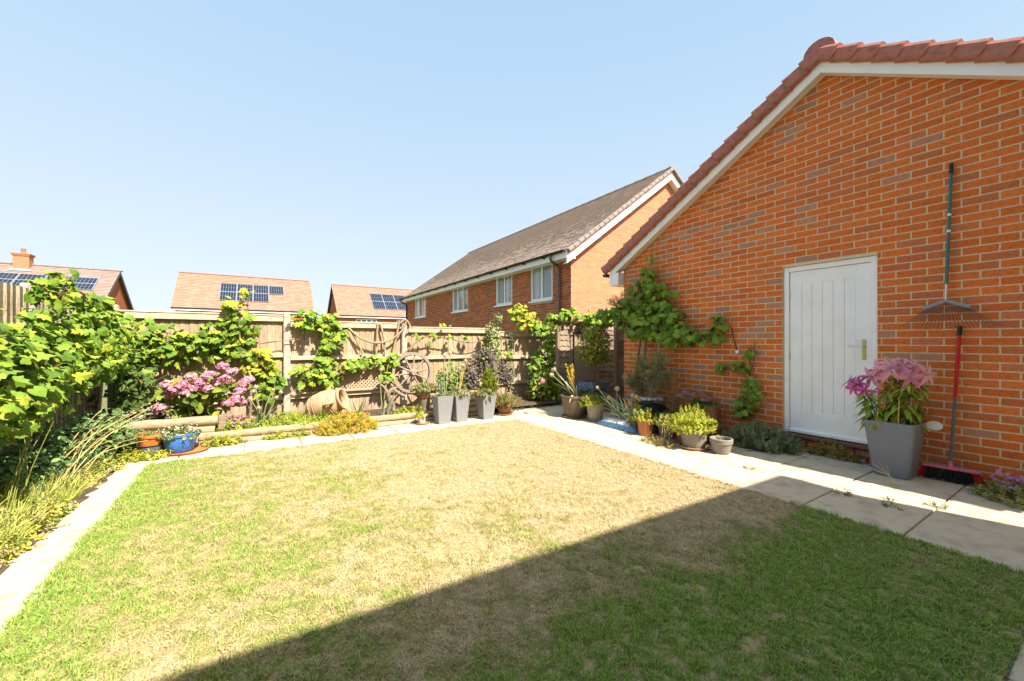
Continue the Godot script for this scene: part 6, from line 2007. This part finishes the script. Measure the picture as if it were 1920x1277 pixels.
	for q in [[-0.11, 0.05], [-0.02, 0.09], [0.09, 0.08], [-0.13, -0.06], [-0.04, -0.02], [0.06, -0.03], [0.13, 0.0], [-0.07, -0.13], [0.03, -0.12], [0.12, -0.1], [0.0, 0.02], [-0.15, 0.0], [0.05, 0.15]]:
		var sm := MB.new()
		var cpos := V(5.18 + q[0], 0.375, -4.12 + q[1])
		stone(sm, cpos, V(rr(0.035, 0.05), rr(0.028, 0.036), rr(0.03, 0.042)), 9)
		part(op, "pebble", sm, M.cobble)
	var ol := plant("olive_tree", "young grey barked olive tree with thin silvery leaves before the wall vine", V(5.18, 0.34, -4.12), "tree")
	var ot := MB.new()
	cane(ot, [V(5.18, 0.33, -4.12), V(5.17, 0.5, -4.12), V(5.2, 0.66, -4.09), V(5.22, 0.85, -4.04), V(5.2, 1.1, -4.0), V(5.22, 1.4, -4.0)], 0.034, 0.013, 9)
	cane(ot, [V(5.18, 0.56, -4.12), V(5.15, 0.72, -4.2), V(5.18, 0.95, -4.28), V(5.2, 1.3, -4.3)], 0.02, 0.01, 7)
	cane(ot, [V(5.2, 0.66, -4.09), V(5.12, 0.75, -3.95), V(5.1, 0.82, -3.8)], 0.012, 0.005, 5)
	cane(ot, [V(5.17, 0.6, -4.14), V(5.1, 0.66, -4.3), V(5.08, 0.66, -4.45)], 0.012, 0.005, 5)
	part(ol, "trunk", ot, M.pale_bark)
	xs = []
	for q in [[-4.40, 0.62, 0.17, 0.13, 80], [-4.25, 0.85, 0.15, 0.16, 60], [-3.86, 0.68, 0.2, 0.18, 90], [-4.1, 0.72, 0.2, 0.12, 40], [-3.95, 0.95, 0.16, 0.12, 40], [-4.3, 0.48, 0.16, 0.1, 40], [-4.4, 1.95, 0.25, 0.12, 24], [-4.7, 1.9, 0.14, 0.08, 30]]:
		for k in q[4]:
			var d := rv()
			xs.append([aim(V(5.12 - (0.1 if q[1] > 1.5 else 0.0), q[1], q[0]) + d * V(0.12, q[3], q[2]) * pow(rng.randf(), 0.4), rv(), V(rr(-0.6, 0.6), 0.8, rr(-0.6, 0.6)), rr(0.08, 0.13)), [Color(0.25, 0.28, 0.14), Color(0.31, 0.34, 0.18), Color(0.18, 0.22, 0.1), Color(0.36, 0.33, 0.13)][k % 4]])
	foliage(ol, "sprig", "crown", [L.olive], xs, M.leaf)
	var dg := plant("dried_plant", "dried brown leafless plant between olive tub and terracotta pot", V(5.2, 0.0, -3.62), "plant")
	pot("flower_pot", "low dark pot of the dried brown plant", V(5.2, 0.008, -3.62), 0.09, 0.12, 0.2, 0.02, M.black_pot, {"group": g})
	for k in 34:
		var mb := MB.new()
		var a := V(5.2 + rr(-0.05, 0.05), 0.18, -3.62 + rr(-0.05, 0.05))
		var b := V(5.15 + rr(-0.15, 0.1), rr(0.5, 0.78), -3.66 + rr(-0.24, 0.2))
		cane(mb, [a, a.lerp(b, 0.5) + rv() * 0.03, b, b + V(rr(-0.04, 0.04), -0.03, rr(-0.06, 0.06))], 0.005, 0.002, 4)
		part(dg, "stalk", mb, M.dry_brown)
	for k in 7:
		var mb := MB.new()
		cane(mb, [V(5.18, 0.2, -3.65), V(5.08, 0.34 + k * 0.02, -3.85), V(5.0, 0.36 + rr(-0.05, 0.1), -4.0 + rr(-0.05, 0.1))], 0.004, 0.002, 4)
		part(dg, "stalk", mb, M.dry_brown)
	# lavender by the door
	leafy("lavender", "grey green lavender cushion at the wall beside the door", V(5.13, 0.0, -2.48), V(0.24, 0.24, 0.36), 900, 0.09, 0.15, [Color(0.23, 0.285, 0.155), Color(0.18, 0.23, 0.125), Color(0.29, 0.33, 0.18), Color(0.33, 0.32, 0.17)], L.rosemary, 0.8)
	leafy("doorstep_weeds", "straggling dry weeds below the white door", V(5.33, 0.0, -1.83), V(0.07, 0.17, 0.2), 110, 0.05, 0.09, [Color(0.36, 0.28, 0.08), Color(0.25, 0.25, 0.06), Color(0.42, 0.26, 0.1)], L.herb, 1.1)
	leafy("pink_thyme", "low cushion of green stems with tiny purple pink flowers at the wall foot", V(5.12, 0.0, -0.42), V(0.26, 0.15, 0.34), 520, 0.05, 0.09, [Color(0.33, 0.33, 0.09), Color(0.4, 0.35, 0.14), Color(0.22, 0.26, 0.08)], L.herb, 1.0)
	var pt := plant("thyme_blossom", "tiny purple pink blossom over the cushion at the wall foot", V(5.15, 0.1, -0.5), "flowers")
	xs = []
	for k in 190: xs.append([aim2(V(5.16 + rr(-0.16, 0.2), 0.13 + rr(-0.03, 0.09), -0.4 + rr(-0.28, 0.3)), (V(-0.4, 1, 0.2) + rv() * 0.5).normalized(), rr(0.016, 0.03)), [Color(0.42, 0.13, 0.4), Color(0.5, 0.22, 0.45)][k % 2]])
	foliage(pt, "flower", "blossom", [L.floret], xs, M.petal)
	var we := plant("joint_weeds", "small dry weeds in the joints of the path", V(4.2, 0, -1.3), "weeds")
	xs = []
	for q in [[4.13, -2.1], [4.12, -1.35], [4.12, -1.05], [4.4, -0.86]]:
		tuft_xs(xs, V(q[0], 0.0, q[1]), V(0.03, 0.05, 0.05), 14, 0.03, 0.06, [Color(0.34, 0.25, 0.1), Color(0.22, 0.2, 0.06)], 1.0)
	foliage(we, "shoot", "foliage", [L.herb], xs, M.leaf)
	var dw := plant("dry_sprig", "dry branching sprig on the path before the lily planter", V(4.72, 0.0, -1.22), "weed")
	for k in 7:
		var mb := MB.new()
		var a := V(4.72, 0.01, -1.16)
		cane(mb, [a, a + V(0.05, 0.06, -0.06), V(4.8 + rr(-0.05, 0.1), rr(0.08, 0.2), -1.32 + rr(-0.06, 0.1))], 0.003, 0.0015, 4)
		part(dw, "stalk", mb, M.straw)

# ---------- lily planter, rake, broom, wall lamp ----------
func lily(t: Node3D, c: Vector3, face: Vector3, s: float, tone: Color) -> void:
	var mb := MB.new()
	var f := face.normalized()
	var u := f.cross(Vector3.UP).normalized()
	var w := u.cross(f)
	for k in 6:
		var a := TAU * k / 6 + rr(-0.12, 0.12)
		var d := (u * cos(a) + w * sin(a))
		var tip := (d + f * rr(0.35, 0.6)).normalized()
		mb.col = tone * rr(0.85, 1.12)
		mb.blend(L.petal, aim(c, f * 0.8 - d * 0.5, tip, s * rr(0.9, 1.1)))
	mb.col = Color(0.55, 0.42, 0.18)
	for k in 5:
		var d := (f + rv() * 0.35).normalized()
		mb.tube([c, c + d * s * 0.55], [0.0015, 0.001], 3)
		mb.tube([c + d * s * 0.55, c + d * s * 0.55 + rv() * 0.008], [0.003], 4)
	part(t, "flower", mb, M.petal)
func wall_things() -> void:
	rng.seed = 1010
	var at := V(5.13, 0.008, -1.28)
	square_pot("woven_planter", "tall grey woven effect planter of pink lilies beside the door", at, Vector2(0.37, 0.37), Vector2(0.25, 0.25), 0.515, M.weave, {"round": 0.035, "rows": 10, "curve": 0.8})
	var t := plant("lilies", "pink lilies with layered lance leaves in the woven planter", V(5.13, 0.48, -1.28))
	var stems := [[5.13, -1.24, 1.02], [5.1, -1.34, 0.98], [5.17, -1.18, 0.97], [5.2, -1.3, 0.98], [5.05, -1.16, 0.92], [5.02, -1.46, 0.82], [5.05, -1.5, 0.78], [5.16, -1.10, 0.90]]
	var greens := [Color(0.27, 0.38, 0.05), Color(0.34, 0.42, 0.055), Color(0.21, 0.32, 0.045), Color(0.42, 0.44, 0.06)]
	var xs := []
	for q in stems:
		var top := V(q[0], q[2], q[1])
		var foot := V(lerpf(5.13, q[0], 0.55), 0.48, lerpf(-1.28, q[1], 0.55))
		var mb := MB.new()
		cane(mb, [foot, foot.lerp(top, 0.5) + V(rr(-0.01, 0.01), 0, 0), top], 0.006, 0.0045, 5)
		part(t, "stem", mb, M.lily_stem)
		for k in 36:
			var f := rr(0.08, 0.93)
			var a := rr(0, TAU)
			var d := V(cos(a), rr(-0.1, 0.35), sin(a))
			var yellow := f < 0.3 and rng.randf() < 0.5
			xs.append([aim(foot.lerp(top, f), Vector3.UP + d * 0.2, d, rr(0.13, 0.2) * (1.05 - 0.35 * f)), Color(0.45, 0.33, 0.03) if yellow else greens[rng.randi() % 4]])
	foliage(t, "leaf", "foliage", [L.lily], xs, M.leaf, 130)
	var pk := [Color(0.72, 0.30, 0.42), Color(0.66, 0.24, 0.38), Color(0.78, 0.46, 0.54), Color(0.72, 0.36, 0.42)]
	for q in [[5.06, 0.99, -1.36, -1, 0.1, -0.3], [5.04, 1.02, -1.28, -1, 0.3, 0.2], [5.06, 0.93, -1.42, -0.9, -0.1, -0.4], [5.08, 1.06, -1.3, -0.6, 0.8, 0], [5.06, 1.03, -1.19, -0.8, 0.4, 0.4], [5.02, 0.95, -1.14, -0.9, 0.0, 0.5], [5.1, 1.05, -1.13, -0.4, 0.6, 0.7], [5.05, 0.98, -1.05, -0.5, 0.1, 0.9], [5.14, 1.07, -1.22, -0.4, 0.9, 0.2], [5.0, 0.86, -1.5, -0.8, 0.4, -0.5], [4.99, 0.82, -1.54, -0.9, -0.1, -0.5], [5.02, 0.8, -1.47, -1, 0.0, 0.1], [5.0, 0.88, -1.55, -0.4, 0.8, -0.5]]:
		lily(t, V(q[0], q[1], q[2]), V(q[3], q[4], q[5]), rr(0.085, 0.11), pk[rng.randi() % 4] if q[2] > -1.45 else Color(0.55, 0.12, 0.34))
	for q in [[5.08, 1.1, -1.32], [5.06, 1.06, -1.24], [5.03, 0.7, -1.44]]:
		var bd := MB.new()
		stone(bd, V(q[0], q[1], q[2]), V(0.013, 0.035, 0.013), 7)
		part(t, "bud", bd, tinted(M.petal, Color(0.4, 0.42, 0.14)))
	for z in [-1.22, -1.37]:
		var ck := MB.new()
		ck.tube([V(4.99, 0.48, z), V(4.99, 0.76 if z > -1.3 else 0.64, z + 0.01)], [0.004], 6)
		part(t, "support_cane", ck, M.straw)
	var lbl := thing("plant_label", "oval white plastic plant label sticking out behind the woven planter", "label", V(5.3, 0.45, -1.03))
	var lm := MB.new()
	var ring := []
	var ring2 := []
	for k in 20:
		var a := TAU * k / 20
		ring.append(V(5.27, 0.50 + sin(a) * 0.042, -1.04 + cos(a) * 0.055))
		ring2.append(ring[k] + V(0.004, 0, 0))
	for k in 20:
		lm.out([V(5.27, 0.5, -1.04), ring[k], ring[(k + 1) % 20]], V(6, 0.5, -1.04))
		lm.out([V(5.274, 0.5, -1.04), ring2[k], ring2[(k + 1) % 20]], V(4, 0.5, -1.04))
		lm.out([ring[k], ring2[k], ring2[(k + 1) % 20], ring[(k + 1) % 20]], V(5.272, 0.5, -1.04))
	lm.box(at_(V(5.27, 0.47, -1.11), Basis.from_euler(V(0.5, 0, 0))), V(0.004, 0.02, 0.1))
	part(lbl, "plate", lm, M.white)
	# leaf rake hung on the wall
	var rk := thing("leaf_rake", "green handled wire leaf rake hanging tines down on the brick wall", "rake", V(5.42, 1.4, -0.98))
	var p0 := V(5.415, 1.66, -0.992)
	var p1 := V(5.43, 2.925, -0.957)
	var hm := MB.new()
	hm.tube([p0.lerp(p1, 0.12), p0.lerp(p1, 0.5), p1], [0.0125, 0.012, 0.012], 10)
	part(rk, "handle", hm, M.teal)
	var cap := MB.new()
	cap.tube([p0.lerp(p1, 0.93), p1 + V(0, 0.004, 0)], [0.0145], 10)
	part(rk, "end_cap", cap, M.black)
	var fe := MB.new()
	fe.tube([p0, p0.lerp(p1, 0.13)], [0.009, 0.0125], 10)
	part(rk, "ferrule", fe, M.metal)
	for f in [0.5, 0.62]:
		var bd := MB.new()
		bd.tube([p0.lerp(p1, f), p0.lerp(p1, f + 0.018)], [0.0135], 10)
		part(rk, "handle_band", bd, M.white)
	var hd := MB.new()
	for s in [-1.0, 1.0]:
		hd.box(Transform3D(Basis.from_euler(V(s * 0.42, 0, 0)), V(5.41, 1.625, -0.992 + s * 0.075)), V(0.016, 0.032, 0.17), 0.004)
	part(rk, "rake_head", hd, M.lead)
	for k in 23:
		var f := k / 22.0 * 2 - 1
		var tn := MB.new()
		var a := V(5.41, 1.64 - absf(f) * 0.065, -0.992 + f * 0.145)
		var b := V(5.405, 1.425 - 0.02 * (1.0 - absf(f)), -0.985 + f * 0.31)
		tn.tube([a, a.lerp(b, 0.55), b, b + V(-0.035, -0.012, f * 0.012)], [0.0026], 4)
		part(rk, "tine", tn, M.tine)
	var br := MB.new()
	br.tube([V(5.407, 1.555, -1.185), V(5.407, 1.575, -0.99), V(5.407, 1.555, -0.80)], [0.002], 4)
	part(rk, "tine_brace", br, M.tine)
	var nail := MB.new()
	nail.tube([V(5.46, 1.655, -0.992), V(5.40, 1.658, -0.992)], [0.003], 6)
	part(rk, "hook", nail, M.metal)
	# broom standing on its bristles
	var bm := thing("broom", "red and grey handled broom with a pink head standing against the wall", "broom", V(5.3, 0.0, -0.93))
	var b0 := V(5.31, 0.17, -0.945)
	var b1 := V(5.43, 1.42, -0.905)
	var lo := MB.new()
	lo.tube([b0, b0.lerp(b1, 0.5)], [0.0115], 10)
	part(bm, "lower_handle", lo, M.steel_blue)
	var hi := MB.new()
	hi.tube([b0.lerp(b1, 0.48), b0.lerp(b1, 0.94)], [0.0135], 10)
	part(bm, "upper_handle", hi, M.red)
	var gr := MB.new()
	gr.tube([b0.lerp(b1, 0.93), b0.lerp(b1, 0.985), b1], [0.0165, 0.017, 0.013], 10)
	part(bm, "grip", gr, M.black)
	var so := MB.new()
	so.tube([V(5.298, 0.135, -0.945), V(5.312, 0.19, -0.945)], [0.021, 0.017], 10)
	part(bm, "socket", so, M.pink)
	var hb := Basis(Vector3.UP, 0.14)
	var bh := MB.new()
	bh.box(Transform3D(hb, V(5.295, 0.128, -0.945)), V(0.06, 0.024, 0.36), 0.008)
	part(bm, "head", bh, M.pink)
	for i in 13:
		for j in 3:
			var tf := MB.new()
			for k in 8:
				var a := hb * V((j - 1) * 0.019 + rr(-0.007, 0.007), 0, (i - 6) * 0.0275 + rr(-0.012, 0.012))
				var fl := hb * V((j - 1) * 0.01 + rr(-0.012, 0.012), 0, (i - 6) * 0.0045 + rr(-0.012, 0.012))
				var base := V(5.295, 0.12, -0.945) + a
				tf.tube([base, V(base.x + fl.x, 0.012 + rr(0, 0.008), base.z + fl.z)], [0.0035, 0.0025], 4, false)
			part(bm, "bristle_tuft", tf, M.red if i == 0 or i == 12 or i == 11 else M.black)
	# little round lamp with its cable
	var la := thing("garden_light", "small white globe garden light with black cable on the brick wall", "light", V(5.44, 1.13, -2.92))
	var gl := MB.new()
	stone(gl, V(5.42, 1.135, -2.92), V(0.028, 0.028, 0.028), 12)
	part(la, "globe", gl, M.white)
	var cb := MB.new()
	cane(cb, [V(5.44, 1.15, -2.94), V(5.452, 1.3, -2.98), V(5.452, 1.47, -3.02)], 0.005, 0.005, 5)
	part(la, "cable", cb, M.black)
	var mtg := MB.new()
	mtg.bx(5.435, 5.4585, 1.125, 1.145, -2.93, -2.91)
	part(la, "bracket", mtg, M.black)
	var wi := thing("support_wire", "thin plant support wire stretched across the brick wall", "wire", V(5.44, 1.5, -3.6))
	var wm := MB.new()
	wm.tube([V(5.44, 1.45, -3.85), V(5.445, 1.53, -3.4), V(5.445, 1.56, -3.1)], [0.003], 5)
	wm.tube([V(5.445, 1.3, -2.70), V(5.44, 0.95, -2.715)], [0.003], 5)
	part(wi, "wire", wm, M.lead)
